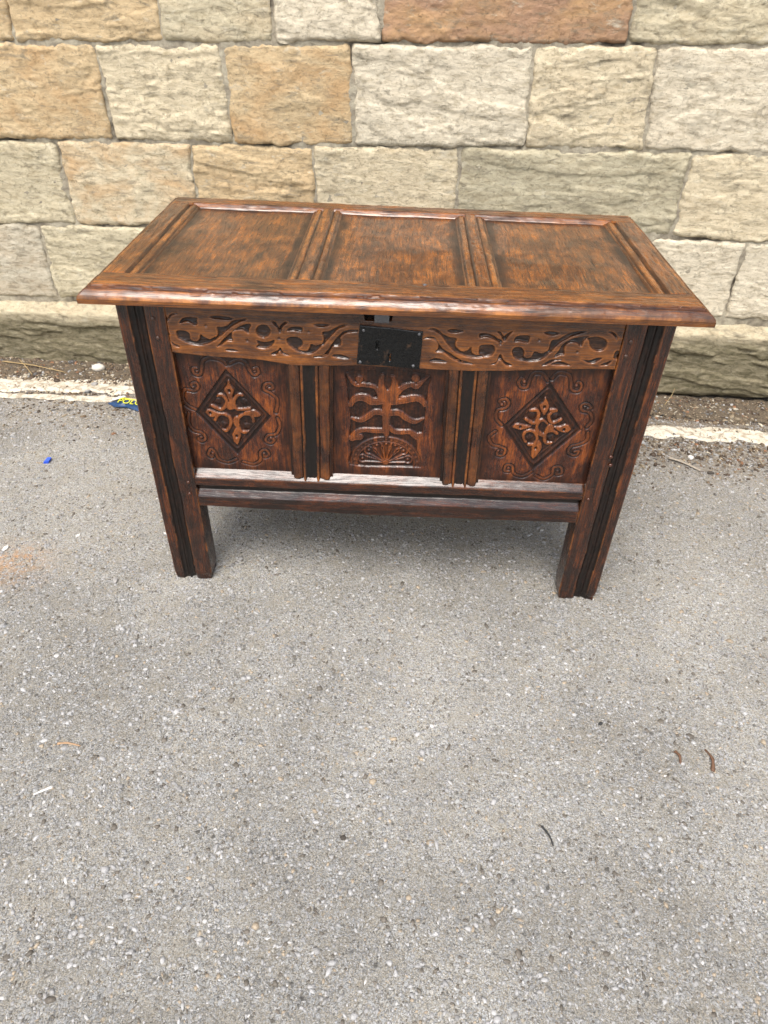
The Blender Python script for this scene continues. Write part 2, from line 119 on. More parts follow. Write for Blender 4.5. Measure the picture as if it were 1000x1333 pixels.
def slab(name, parent, mat, O, Ud, Vd, U, V, hf, depth, grain='u', rnd=.0015, wob=.0005, warp=None, edgewear=.8, side_dark=.35):
    """a worked board: a relief on its face, rounded worn arrises, plain sides and back.  U, V: plane coordinates in metres"""
    O, Ud, Vd = [np.array(a, float) for a in (O, Ud, Vd)]; N = np.cross(Ud, Vd)
    nu, nv = U.shape; seed = random.random()*50
    h, dark, wear = hf(U, V) if hf else (0*U, 0*U, 0*U)
    h = h+wob*fbm(U*9, V*9, seed, 3)+.00025*perlin(*((U*6, V*180) if grain == 'u' else (U*180, V*6)), seed)
    cu = np.concatenate([[0], np.cumsum(np.hypot(np.diff(U[:, nv//2]), np.diff(V[:, nv//2])))]); cvv = np.concatenate([[0], np.cumsum(np.hypot(np.diff(U[nu//2]), np.diff(V[nu//2])))])
    e = np.minimum(np.minimum(cu, cu[-1]-cu)[:, None], np.minimum(cvv, cvv[-1]-cvv)[None, :])
    rr = rnd*(1+.7*perlin(U*25, V*25, seed+9)); t = 1-np.clip(e/rr, 0, 1); h = h-rnd*(1-np.sqrt(np.maximum(1-t*t, 0)))
    nz = fbm(U*30, V*30, seed+3, 3)
    wear = np.clip(wear+edgewear*np.clip(1-e/.0035, 0, 1)*np.clip(.55+nz*1.3, 0, 1), 0, 1)
    P = O+U[..., None]*Ud+V[..., None]*Vd+h[..., None]*N; P = P.reshape(-1, 3)
    idx = np.arange(nu*nv).reshape(nu, nv)
    ring = np.concatenate([idx[:-1, 0], idx[-1, :-1], idx[:0:-1, -1], idx[0, :0:-1]])
    Bk = (O+U[..., None]*Ud+V[..., None]*Vd-depth*N).reshape(-1, 3)[ring]
    n0 = len(P); m = len(ring); k = np.arange(m); k2 = (k+1) % m
    # skirt uses its own copy of the rim so that the arris stays crisp
    top = P[ring]; Pa = np.vstack([P, top, Bk]); F = gridF(nu, nv)
    sk = np.stack([n0+k, n0+m+k, n0+m+k2, n0+k2], 1); F = np.vstack([F, sk])
    if nu > 2 and nv > 2: F = np.vstack([F, [[n0+m, n0+m+(nu-1)+(nv-1)+(nu-1), n0+m+(nu-1)+(nv-1), n0+m+nu-1]]])
    dk = np.concatenate([dark.ravel(), np.full(2*m, side_dark)]); wr = np.concatenate([wear.ravel(), wear.ravel()[ring]*.5, np.zeros(m)])
    UV = np.stack([U.ravel(), V.ravel()], 1); UVs = np.vstack([UV, UV[ring], UV[ring]+depth])
    if grain == 'v': UVs = UVs[:, ::-1]
    UVs = UVs+np.array([seed, seed*.37])
    if warp: Pa = warp(Pa)
    return mesh_obj(name, Pa, F, mat, parent, at=dict(dark=dk, wear=wr), uv=UVs)
def GU(u0, u1, v0, v1, s):
    nu = max(4, int((u1-u0)/s)+1); nv = max(4, int((v1-v0)/s)+1)
    return np.meshgrid(np.linspace(u0, u1, nu), np.linspace(v0, v1, nv), indexing='ij')
def dome(name, c, rad, nrm, mat, parent, high=.5, sides=10, lumpy=.1):
    nrm = np.array(nrm, float)/np.linalg.norm(nrm); a = np.cross(nrm, [0, 0, 1.] if abs(nrm[2]) < .9 else [1., 0, 0]); a /= np.linalg.norm(a); b = np.cross(nrm, a)
    V = []; F = []; rs = [(1, -.15), (1, .15*high), (.8, .7*high), (.35, high)]; ph = random.random()*6
    for q, hh in rs:
        for k in range(sides):
            t = 2*math.pi*k/sides; rr = rad*q*(1+lumpy*math.sin(3*t+ph))
            V.append(np.array(c)+a*rr*math.cos(t)+b*rr*math.sin(t)+nrm*rad*hh)
    V.append(np.array(c)+nrm*rad*high*1.03)
    for j in range(3):
        for k in range(sides): F.append((j*sides+k, j*sides+(k+1) % sides, (j+1)*sides+(k+1) % sides, (j+1)*sides+k))
    for k in range(sides): F.append((3*sides+k, 3*sides+(k+1) % sides, 4*sides))
    return mesh_obj(name, V, F, mat, parent, origin=c)

# ------------------------------------------------------------------ materials
class NT:
    def __init__(s, name):
        s.m = bpy.data.materials.new(name); s.m.use_nodes = True; s.t = s.m.node_tree; s.b = s.t.nodes['Principled BSDF']
    def n(s, typ, ins=None, **kw):
        nd = s.t.nodes.new(typ)
        for k, v in kw.items(): setattr(nd, k, v)
        for k, v in (ins or {}).items():
            if isinstance(v, bpy.types.NodeSocket): s.t.links.new(v, nd.inputs[k])
            else: nd.inputs[k].default_value = v
        return nd
    def noise(s, vec, scale, detail=4, rough=.55, dist=0.): return s.n('ShaderNodeTexNoise', {'Vector': vec, 'Scale': scale, 'Detail': detail, 'Roughness': rough, 'Distortion': dist}).outputs[0]
    def map(s, vec, scale=(1, 1, 1), loc=(0, 0, 0)): return s.n('ShaderNodeMapping', {'Vector': vec, 'Scale': scale, 'Location': loc}).outputs[0]
    def ramp(s, fac, stops, interp='LINEAR'):
        nd = s.n('ShaderNodeValToRGB', {'Fac': fac}); cr = nd.color_ramp; cr.interpolation = interp
        while len(cr.elements) < len(stops): cr.elements.new(.5)
        for e, (p, c) in zip(cr.elements, stops): e.position = p; e.color = (c, c, c, 1) if not isinstance(c, tuple) else (*c, 1)
        return nd.outputs[0]
    def math(s, op, a, b=0., c=0., clamp=False):
        nd = s.n('ShaderNodeMath', operation=op, use_clamp=clamp)
        for k, v in enumerate((a, b, c)):
            if isinstance(v, bpy.types.NodeSocket): s.t.links.new(v, nd.inputs[k])
            else: nd.inputs[k].default_value = v
        return nd.outputs[0]
    def mix(s, fac, a, b, mode='MIX'):
        nd = s.n('ShaderNodeMix', data_type='RGBA', blend_type=mode)
        for k, v in ((0, fac), (6, a), (7, b)):
            if isinstance(v, bpy.types.NodeSocket): s.t.links.new(v, nd.inputs[k])
            else: nd.inputs[k].default_value = (*v, 1) if isinstance(v, tuple) else v
        return nd.outputs[2]
    def bump(s, h, dist, strength=1., nrm=None):
        i = {'Height': h, 'Distance': dist, 'Strength': strength}
        if nrm: i['Normal'] = nrm
        return s.n('ShaderNodeBump', i).outputs[0]
    def attr(s, name): return s.n('ShaderNodeAttribute', attribute_name=name)
    def out(s, **kw):
        for k, v in kw.items():
            k = k.replace('_', ' ')
            if isinstance(v, bpy.types.NodeSocket): s.t.links.new(v, s.b.inputs[k])
            else: s.b.inputs[k].default_value = (*v, 1) if isinstance(v, tuple) else v
        return s.m

def wood(name, lo, mid, hi, worn, grime=(.010, .008, .007), rough=.26, blotch=.5, coat=.3):
    g = NT(name); uv = g.n('ShaderNodeTexCoord').outputs['UV']
    wp = g.noise(uv, 3, 2); off = g.n('ShaderNodeCombineXYZ', {'Y': g.math('MULTIPLY', wp, .03)}).outputs[0]
    p = g.n('ShaderNodeVectorMath', {0: uv, 1: off}, operation='ADD').outputs[0]
    fine = g.noise(g.map(p, (14, 420, 1)), 1, 4, .75); med = g.noise(g.map(p, (6, 95, 1)), 1, 6, .72, .3)
    bl = g.noise(g.map(p, (.8, 1.5, 1)), 15, 9, .74, .25); bl2 = g.noise(g.map(p, (.6, 1.6, 1)), 55, 6, .72)
    v = g.math('ADD', g.math('MULTIPLY', fine, .30), g.math('MULTIPLY', med, .70-blotch*.6))
    v = g.math('ADD', v, g.math('MULTIPLY', bl, blotch*.75)); v = g.math('ADD', v, g.math('MULTIPLY', bl2, blotch*.28))
    v = g.math('DIVIDE', v, .22+.78-blotch*.6+blotch*1.03)
    col = g.ramp(v, [(.40, lo), (.49, mid), (.575, hi)])
    pores = g.ramp(g.noise(g.map(p, (22, 650, 1)), 1, 2, .5), [(.34, 1.), (.45, 0.)])
    col = g.mix(g.math('MULTIPLY', pores, .8), col, tuple(c*.3 for c in lo))
    wear = g.attr('wear').outputs['Fac']; wn = g.ramp(g.noise(p, 60, 4, .7), [(.35, .25), (.6, 1.)])
    col = g.mix(g.math('MULTIPLY', wear, wn, clamp=True), col, worn)
    ln = g.ramp(g.noise(g.map(p, (3.2, 190, 1)), 1, 2, .5), [(.34, 1.), (.43, 0.)]); col = g.mix(g.math('MULTIPLY', ln, .4), col, tuple(c*.8 for c in lo))
    stain = g.ramp(g.noise(g.map(p, (1, 2, 1), (4, 2, 0)), 5, 6, .7, 1.), [(.50, 0.), (.66, .9)])
    col = g.mix(g.math('MULTIPLY', stain, .8), col, tuple(c*.55 for c in lo))
    dark = g.attr('dark').outputs['Fac']; dn = g.ramp(g.noise(p, 85, 4, .7), [(.25, .65), (.6, 1.)])
    dk = g.math('MULTIPLY', dark, dn, clamp=True)
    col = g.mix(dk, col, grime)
    # dents, scratches and open pores
    dent = g.ramp(g.n('ShaderNodeTexVoronoi', {'Vector': g.map(p, (28, 60, 1)), 'Scale': 1.}).outputs['Distance'], [(.03, 0.), (.13, 1.)])
    b = g.bump(g.math('ADD', g.math('MULTIPLY', fine, .5), g.math('MULTIPLY', pores, -.5)), .0005, .7)
    b = g.bump(g.math('ADD', g.math('MULTIPLY', bl2, .4), g.math('MULTIPLY', dent, .35)), .0010, .4, b)
    b = g.bump(g.noise(g.map(p, (12, 40, 1)), 1, 4, .6), .0008, .5, b)
    rg = g.math('ADD', g.math('MULTIPLY', bl2, .16), rough-.08); rg = g.math('ADD', rg, g.math('MULTIPLY', pores, .15))
    nd = g.math('SUBTRACT', 1., g.math('MULTIPLY', dk, .55)); rg = g.math('ADD', rg, g.math('MULTIPLY', dk, .10))
    return g.out(Base_Color=col, Roughness=rg, Normal=b, Coat_Weight=g.math('MULTIPLY', nd, coat), Coat_Roughness=.08, Specular_IOR_Level=g.math('MULTIPLY', nd, .55))
MW = wood('oak_frame', (.0050, .0018, .0011), (.025, .0062, .0022), (.115, .028, .0050), (.38, .120, .018), rough=.24)
MF = wood('oak_frieze', (.020, .0068, .0026), (.086, .0260, .0055), (.22, .073, .0110), (.33, .108, .019), grime=(.0105, .0100, .0105), blotch=.5, rough=.24)
MP = wood('oak_carved_panel', (.010, .0028, .0016), (.070, .0145, .0034), (.27, .066, .0075), (.25, .070, .010), grime=(.009, .0058, .0048), blotch=.8, rough=.25)
ML = wood('oak_lid_frame', (.020, .0062, .0022), (.112, .0330, .0056), (.30, .098, .0125), (.44, .165, .030), blotch=.5, rough=.25)
MLP = wood('oak_lid_panel', (.018, .0062, .0024), (.092, .0270, .0052), (.30, .095, .0120), (.36, .13, .03), blotch=.68, rough=.25, coat=.3)
MD = wood('oak_dark_old', (.010, .005, .003), (.03, .012, .006), (.07, .026, .010), (.12, .05, .02), rough=.5)
g = NT('black_iron'); oc = g.n('ShaderNodeTexCoord').outputs['Object']
rs = g.ramp(g.noise(oc, 42, 5, .65), [(.60, 0.), (.70, 1.)]); n1 = g.noise(oc, 160, 4, .6)
MI = g.out(Base_Color=g.mix(g.attr('dark').outputs['Fac'], g.mix(rs, g.mix(n1, (.003, .0033, .0035), (.009, .0095, .010)), (.06, .035, .022)), (.001, .001, .001)), Roughness=g.math('ADD', g.math('MULTIPLY', n1, .25), .16),
           Normal=g.bump(g.math('ADD', g.noise(oc, 30, 3), g.math('MULTIPLY', n1, .4)), .0015, .6), Metallic=.35, Specular_IOR_Level=.5)
g = NT('worn_iron'); oc = g.n('ShaderNodeTexCoord').outputs['Object']
MN = g.out(Base_Color=g.mix(g.noise(oc, 300, 3), (.05, .05, .055), (.20, .20, .21)), Roughness=.38, Metallic=.6)

# sandstone: the tint and the amount of orange staining come from each stone's object colour
def stone_mat(name, plinth=False):
    g = NT(name); tc = g.n('ShaderNodeTexCoord').outputs['Object']; oi = g.n('ShaderNodeObjectInfo')
    sh = g.n('ShaderNodeVectorMath', {0: tc, 1: g.n('ShaderNodeCombineXYZ', {'X': g.math('MULTIPLY', oi.outputs['Random'], 40.), 'Z': g.math('MULTIPLY', oi.outputs['Random'], 23.)}).outputs[0]}, operation='ADD').outputs[0]
    big = g.noise(g.map(sh, (1, 1, 1.8)), 5.5, 5, .6, .8); md = g.noise(g.map(sh, (1, 1, 2.6)), 26, 6, .65, .5); fn = g.noise(sh, 260, 4, .65)
    tint = oi.outputs['Color']; al = oi.outputs['Alpha']
    col = g.mix(g.ramp(md, [(.32, .0), (.68, 1.)]), tint, (1.12, 1.12, 1.10), 'MULTIPLY')
    col = g.mix(1., tint, g.ramp(md, [(.28, (.60, .575, .51)), (.47, (.95, .94, .92)), (.68, (1.18, 1.19, 1.19))]), 'MULTIPLY')
    col = g.mix(g.math('MULTIPLY', g.ramp(big, [(.42, 0.), (.66, .95)]), al, clamp=True), col, (.46, .29, .14))
    grey = g.ramp(g.noise(g.map(sh, (1, 1, 3.2), (9, 3, 5)), 14, 7, .72, .8), [(.52, 0.), (.68, .8)])
    col = g.mix(grey, col, (.20, .175, .125))
    sp = g.ramp(g.noise(sh, 120, 5, .75), [(.33, .6), (.44, 0.)]); col = g.mix(sp, col, (.17, .145, .10))
    pale = g.ramp(g.noise(g.map(sh, (1, 1, 2), (1, 8, 2)), 18, 6, .7, .4), [(.58, 0.), (.70, .65)]); col = g.mix(pale, col, (.53, .49, .385))
    # dark brown where a stone's edge drops into the joint: 'deep' is written on the mesh
    dp = g.attr('deep').outputs['Fac']; col = g.mix(g.math('MULTIPLY', dp, g.ramp(fn, [(.2, .7), (.6, 1.)])), col, (.075, .060, .042))
    if plinth:
        pl = g.attr('lichen').outputs['Fac']; q = g.noise(g.map(sh, (1, 1, 3.5)), 22, 7, .75, .6)
        q2 = g.ramp(q, [(.40, 1.), (.68, .4)])
        col = g.mix(g.math('MULTIPLY', pl, q2, clamp=True), col, g.mix(g.noise(sh, 60, 4), (.055, .049, .028), (.16, .14, .082)))
    st = g.noise(g.map(sh, (5, 5, 38)), 1, 6, .66, .8)
    b = g.bump(st, .0030, .5); b = g.bump(md, .0045, .5, b); b = g.bump(g.noise(g.map(sh, (1, 1, 1.6)), 75, 7, .75), 0.0038, .7, b); b = g.bump(g.ramp(g.noise(sh, 42, 8, .78), [(.30, 0.), (.43, 1.)]), .004, .7, b); b = g.bump(fn, .0013, .8, b)
    return g.out(Base_Color=col, Roughness=.92, Normal=b, Specular_IOR_Level=.2)
MS = stone_mat('sandstone'); MPL = stone_mat('plinth_sandstone', True)
g = NT('lime_mortar'); oc = g.n('ShaderNodeTexCoord').outputs['Object']; n1 = g.noise(oc, 24, 6, .7); n2 = g.noise(oc, 190, 4, .7)
MM = g.out(Base_Color=g.mix(g.attr('deep').outputs['Fac'], g.mix(g.ramp(n1, [(.35, 0.), (.62, 1.)]), (.20, .17, .125), (.42, .38, .285)), (.06, .048, .034)), Roughness=.95, Normal=g.bump(n2, .003, .9, g.bump(n1, .008, .8)))

# asphalt: old, bleached, grey chippings in sandy binder
g = NT('old_asphalt'); oc = g.n('ShaderNodeTexCoord').outputs['Object']
wv = g.n('ShaderNodeVectorMath', {0: oc, 1: g.n('ShaderNodeVectorMath', {0: g.n('ShaderNodeTexNoise', {'Vector': oc, 'Scale': 130., 'Detail': 4.}).outputs['Color'], 3: .009}, operation='SCALE').outputs[0]}, operation='ADD').outputs[0]
v1 = g.n('ShaderNodeTexVoronoi', {'Vector': wv, 'Scale': 95.}); v2 = g.n('ShaderNodeTexVoronoi', {'Vector': wv, 'Scale': 210.}); v3 = g.n('ShaderNodeTexVoronoi', {'Vector': wv, 'Scale': 430.})
def chipcol(vn):
    c = g.n('ShaderNodeSeparateColor', {0: vn.outputs['Color']}).outputs
    return g.ramp(c[0], [(0., (.13, .12, .105)), (.2, (.30, .297, .29)), (.5, (.44, .437, .43)), (.78, (.54, .54, .54)), (.90, (.47, .395, .295)), (.94, (.58, .575, .56)), (1., (.66, .655, .64))])
binder = g.mix(g.ramp(g.noise(oc, 230, 5, .8), [(.34, 0.), (.62, 1.)]), (.085, .072, .052), (.56, .52, .45))
c3 = g.mix(g.ramp(v3.outputs['Distance'], [(.40, 0.), (.62, 1.)]), chipcol(v3), binder)
c2 = g.mix(g.ramp(v2.outputs['Distance'], [(.34, 0.), (.48, 1.)]), chipcol(v2), c3)
c1 = g.mix(g.ramp(v1.outputs['Distance'], [(.32, 0.), (.42, 1.)]), chipcol(v1), c2)
sel = lambda vn, a: g.ramp(g.n('ShaderNodeSeparateColor', {0: vn.outputs['Color']}).outputs[1], [(a, 0.), (a+.02, 1.)])
p1, pk2 = sel(v1, .62), sel(v2, .35)
col = g.mix(p1, g.mix(pk2, c3, c2), c1)
patch = g.noise(oc, 1.9, 6, .62, .5); p2 = g.noise(oc, 17, 6, .72)
col = g.mix(g.ramp(p2, [(.46, 0.), (.66, .5)]), col, g.mix(g.noise(oc, 260, 5, .8), (.23, .19, .135), (.58, .53, .43)))
col = g.mix(1., col, g.ramp(patch, [(.36, .78), (.62, 1.10)]), 'MULTIPLY'); mk = g.ramp(g.noise(oc, 55, 5, .75), [(.60, 0.), (.70, .7)]); col = g.mix(mk, col, (.17, .14, .09))
col = g.mix(1., col, (.84, .85, .84), 'MULTIPLY')
dirt = g.attr('dirt').outputs['Fac']; dn = g.ramp(g.noise(oc, 40, 7, .8), [(.34, 0.), (.56, 1.)])
col = g.mix(g.math('MULTIPLY', dirt, dn, clamp=True), col, g.mix(g.ramp(g.noise(oc, 190, 5, .8), [(.35, 0.), (.62, 1.)]), (.04, .028, .018), (.25, .195, .13)))
orst = g.attr('rust').outputs['Fac']; col = g.mix(g.math('MULTIPLY', orst, g.ramp(g.noise(oc, 50, 5, .75), [(.40, 0.), (.66, .75)]), clamp=True), col, (.46, .24, .09))
sp = g.ramp(g.noise(oc, 26, 4, .6), [(.66, 0.), (.72, .65)]); col = g.mix(sp, col, (.075, .064, .042))
hgt = g.math('SUBTRACT', 1., v1.outputs['Distance']); h2 = g.math('SUBTRACT', 1., v2.outputs['Distance']); h3 = g.math('SUBTRACT', 1., v3.outputs['Distance'])
b = g.bump(g.math('MULTIPLY', hgt, p1), .005, .8); b = g.bump(g.math('MULTIPLY', h2, pk2), .0035, .9, b); b = g.bump(h3, .0020, .9, b); b = g.bump(g.noise(oc, 420, 6, .85), .0022, .9, b)
MA = g.out(Base_Color=col, Roughness=g.math('ADD', g.math('MULTIPLY', v2.outputs['Distance'], .4), .5), Normal=b, Specular_IOR_Level=.5)
g = NT('loose_chip'); cc = g.attr('tint').outputs['Color']; oc = g.n('ShaderNodeTexCoord').outputs['Object']; n1 = g.noise(oc, 420, 4, .7)
MC = g.out(Base_Color=g.mix(1., cc, g.ramp(n1, [(.3, .72), (.65, 1.2)]), 'MULTIPLY'), Roughness=.6, Normal=g.bump(n1, .0008, .8), Specular_IOR_Level=.45)
g = NT('white_line_paint'); oc = g.n('ShaderNodeTexCoord').outputs['Object']; n1 = g.noise(oc, 38, 7, .75, .4); n2 = g.noise(oc, 260, 4, .7)
cr = g.ramp(g.n('ShaderNodeTexVoronoi', {'Vector': g.n('ShaderNodeVectorMath', {0: oc, 1: g.n('ShaderNodeVectorMath', {0: g.n('ShaderNodeTexNoise', {'Vector': oc, 'Scale': 20.}).outputs['Color'], 3: .06}, operation='SCALE').outputs[0]}, operation='ADD').outputs[0], 'Scale': 5.}, feature='DISTANCE_TO_EDGE').outputs['Distance'], [(.004, .7), (.016, 0.)])
col = g.mix(g.ramp(n1, [(.46, 0.), (.60, .9)]), (.56, .52, .43), (.27, .22, .15)); col = g.mix(cr, col, (.2, .17, .13))
MWL = g.out(Base_Color=col, Roughness=.8, Normal=g.bump(n2, .0014, .8, g.bump(n1, .003, .6)))
g = NT('soil'); oc = g.n('ShaderNodeTexCoord').outputs['Object']; n1 = g.noise(oc, 30, 6, .72); n2 = g.noise(oc, 230, 4, .75)
MSO = g.out(Base_Color=g.mix(g.ramp(n2, [(.35, 0.), (.68, 1.)]), g.mix(n1, (.028, .020, .013), (.085, .062, .04)), (.19, .15, .10)), Roughness=.95, Normal=g.bump(n2, .004, 1., g.bump(n1, .01, .8)))
def plain(name, c, rough=.6, var=.3, sc_=120, bmp=.0006, **kw):
    g = NT(name); oc = g.n('ShaderNodeTexCoord').outputs['Object']; n1 = g.noise(oc, sc_, 4, .65)
    return g.out(Base_Color=g.mix(n1, tuple(x*(1-var) for x in c), tuple(min(1, x*(1+var)) for x in c)), Roughness=rough, Normal=g.bump(n1, bmp, .7), **kw)

# ------------------------------------------------------------------ the ground
def gz(x, y):
    x = np.asarray(x, float); y = np.asarray(y, float); m = (np.abs(x) < 4) & (np.abs(y) < 4)
    return np.where(m, .018*np.exp(-((x+.55)**2+(y-.1)**2)/.12)+.004*perlin(x*1.7, y*1.7, 5.5)*sst(0, .4, np.hypot(x-.5, y)) , 0)
def axis(lo, hi, a, b, s):
    mid = np.arange(a, b+1e-6, s); left = a-np.geomspace(.05, a-lo, 14); right = b+np.geomspace(.05, hi-b, 14)
    return np.concatenate([left[::-1], mid, right])
gx, gy = np.meshgrid(axis(-400, 400, -2.1, 2.1, .012), axis(-400, 400, -1.5, 1.36, .012), indexing='ij')
h = gz(gx, gy)+.0016*fbm(gx*24, gy*24, 1.5, 3)*(np.abs(gx) < 3)
yl = .985-.0403*(gx+1.2)                              # centre of the painted line at this x
dirt = sst(.36, .04, yl-.06-gy-.10*fbm(gx*3, gy*3, 8, 3))*.95*sst(-3, .5, gx*1.+1.2)+0
dirt = np.clip(dirt*(.5+.5*sst(-.2, .9, gx))+.9*sst(-.02, .10, gy-yl), 0, 1)
rust = 1.1*np.exp(-((gx+1.03)**2/.012+(gy-.03)**2/.006))+.8*np.exp(-((gx+.985)**2/.002+(gy-.075)**2/.001))
ground = mesh_obj('asphalt_ground', np.stack([gx, gy, h], -1).reshape(-1, 3), gridF(*gx.shape), MA, at=dict(dirt=dirt.ravel(), rust=rust.ravel()), origin=(0, 0, 0), kind='structure')

def rock_cloud(name, P, R, flat, cols, mat, sink, label=None, seedn=0):
    """many small low-poly chips as one mesh"""
    rg = np.random.default_rng(seedn); n = len(P); t = (1+5**.5)/2
    bv = np.array([(-1, t, 0), (1, t, 0), (-1, -t, 0), (1, -t, 0), (0, -1, t), (0, 1, t), (0, -1, -t), (0, 1, -t), (t, 0, -1), (t, 0, 1), (-t, 0, -1), (-t, 0, 1)])/1.902
    bf = np.array([(0, 11, 5), (0, 5, 1), (0, 1, 7), (0, 7, 10), (0, 10, 11), (1, 5, 9), (5, 11, 4), (11, 10, 2), (10, 7, 6), (7, 1, 8), (3, 9, 4), (3, 4, 2), (3, 2, 6), (3, 6, 8), (3, 8, 9), (4, 9, 5), (2, 4, 11), (6, 2, 10), (8, 6, 7), (9, 8, 1)])
    V = bv[None]*(1+rg.uniform(-.42, .42, (n, 12, 1)))
    V = V*np.stack([R*rg.uniform(.8, 1.3, n), R*rg.uniform(.38, 1., n), R*flat*rg.uniform(.6, 1.2, n)], 1)[:, None, :]
    a = rg.uniform(0, 6.28, n); ca, sa = np.cos(a)[:, None], np.sin(a)[:, None]; tl = rg.normal(0, .22, (n, 1))
    x, y, z = V[..., 0], V[..., 1], V[..., 2]; z, x = z+x*tl, x-z*tl
    V = np.stack([x*ca-y*sa, x*sa+y*ca, z], -1); V[..., 2] += -sink*R[:, None]*flat
    V = V+P[:, None, :]; F = (bf[None]+12*np.arange(n)[:, None, None]).reshape(-1, 3)
    tint = np.repeat(np.concatenate([cols, np.ones((n, 1))], 1), 12, 0)
    return mesh_obj(name, V.reshape(-1, 3), F, mat, at=dict(tint=tint), origin=(0, 0, 0), smooth=False, kind='stuff')
def palette(n, cols, wts, rg, var=.18):
    c = np.array(cols, float)[rg.choice(len(cols), n, p=np.array(wts)/sum(wts))]; return c*(1+rg.uniform(-var, var, (n, 1)))
rg = np.random.default_rng(11)
n = 100000; px = rg.uniform(-1.75, 1.75, n); py = rg.uniform(-1.25, .95, n); keep = np.abs(px) < .75+.45*(py+1.3)+.1; px, py = px[keep], py[keep]; n = len(px)
R = np.clip(rg.lognormal(math.log(.0028), .42, n), .0013, .0085)
cols = palette(n, [(.24, .236, .228), (.30, .296, .29), (.36, .356, .348), (.12, .105, .085), (.46, .45, .43), (.31, .255, .185), (.28, .29, .30)], [26, 34, 20, 16, 2, 8, 2], rg)
ch = rock_cloud('asphalt_chippings', np.stack([px, py, gz(px, py)], 1), R, .55, cols, MC, .28, seedn=2)
ch['label'] = 'grey stone chippings standing proud of the worn asphalt'; ch['category'] = 'gravel'

# ------------------------------------------------------------------ the wall
A0 = np.array([0, 1.18872, 0]); DR = np.array([.99919, -.04024, 0]); OUT = np.array([-.04024, -.99919, 0])
wall = thing('stone_wall', 'weathered cream and tan sandstone block wall with plinth behind the chest', 'wall', (0, 1.2, 0))
def stone(q, tint, al, step=.004, name='stone', mat=MS, amp=1., proud=0., prof=None, strata=1., lab=None, rad=.014):
    q = np.array(q, float); L = max(q[1, 0]-q[0, 0], .02); H = max(q[3, 1]-q[0, 1], .02); nu, nv = max(8, int(L/step)), max(8, int(H/step))
    s, t = np.meshgrid(np.linspace(0, 1, nu), np.linspace(0, 1, nv), indexing='ij'); sd = random.random()*60
    X = (1-t)*((1-s)*q[0, 0]+s*q[1, 0])+t*((1-s)*q[3, 0]+s*q[2, 0]); Z = (1-t)*((1-s)*q[0, 1]+s*q[1, 1])+t*((1-s)*q[3, 1]+s*q[2, 1])
    lx = (s-.5)*L; lz = (t-.5)*H; rr = rad
    qx = np.abs(lx)-L/2+rr; qz = np.abs(lz)-H/2+rr; e = -(np.hypot(np.maximum(qx, 0), np.maximum(qz, 0))+np.minimum(np.maximum(qx, qz), 0)-rr)
    e = e+.005*fbm(X*26, Z*26, sd, 4, .6)
    wx, wz = .007*fbm(X*11, Z*11, sd+5, 3), .007*fbm(X*11, Z*11, sd+8, 3); nearb = sst(.05, 0, e); X2, Z2 = X+wx*nearb, Z+wz*nearb
    an = random.uniform(-.22, .22); strata = strata*random.uniform(.35, 1.05); amp = amp*random.uniform(.7, 1.05); kf = random.uniform(.6, 1.6); xs, zs = X*math.cos(an)+Z*math.sin(an), Z*math.cos(an)-X*math.sin(an); zs = zs+.010*fbm(xs*6, zs*6, sd+20, 3)
    big = fbm(X*3.2, Z*5, sd, 3, .5)*.010; k1 = np.clip(.6+1.2*fbm(X*6, Z*6, sd+31, 2), .1, 1.5)
    rough = k1*(fbm(xs*7, zs*30*kf, sd+2, 5, .6)*.0034*strata+fbm(xs*24, zs*34, sd+3, 5, .65)*.0026*(1.5-strata*.6))+fbm(X*70, Z*90, sd+4, 3, .65)*.0013
    cr_ = 1-np.abs(fbm(xs*5, zs*13, sd+9, 4, .55))*5; rough = rough-.0028*np.clip(cr_, 0, 1)**2*np.clip(fbm(X*4, Z*4, sd+14, 2)*2+.4, 0, 1)
    led = .0045*(np.clip(fbm(xs*3, zs*17, sd+6, 3)*9, -.5, .5))*strata
    h = amp*(big*.8+rough*.72+led*.9); h = np.where(h < -.001, -.001-.0030*np.tanh((-.001-h)/.0045), h)+proud; fall = 1-np.clip(e/.015, 0, 1); h = h-(.0065+.004*sst(-.1, .4, fbm(X*4, Z*4, sd+40, 2)))*fall**2-.007*sst(.003, -.004, e)
    if prof is not None: h = h+prof(lz+H/2, H)
    P = A0+X2[..., None]*DR+h[..., None]*OUT; P[..., 2] = Z2
    deep = sst(.005, -.003, e)*np.clip(.65+fbm(X*9, Z*9, sd+1, 2), .15, 1)
    at = dict(deep=deep.ravel())
    if prof is not None: at['lichen'] = (sst(H-.035, H-.085, lz+H/2+.02*fbm(X*5, Z*20, sd, 3))).ravel()
    ob = mesh_obj(name, P.reshape(-1, 3), gridF(nu, nv), mat, wall, at=at); ob.color = (*tint, al)
    if lab: ob['label'] = lab
    return ob
J = .0016
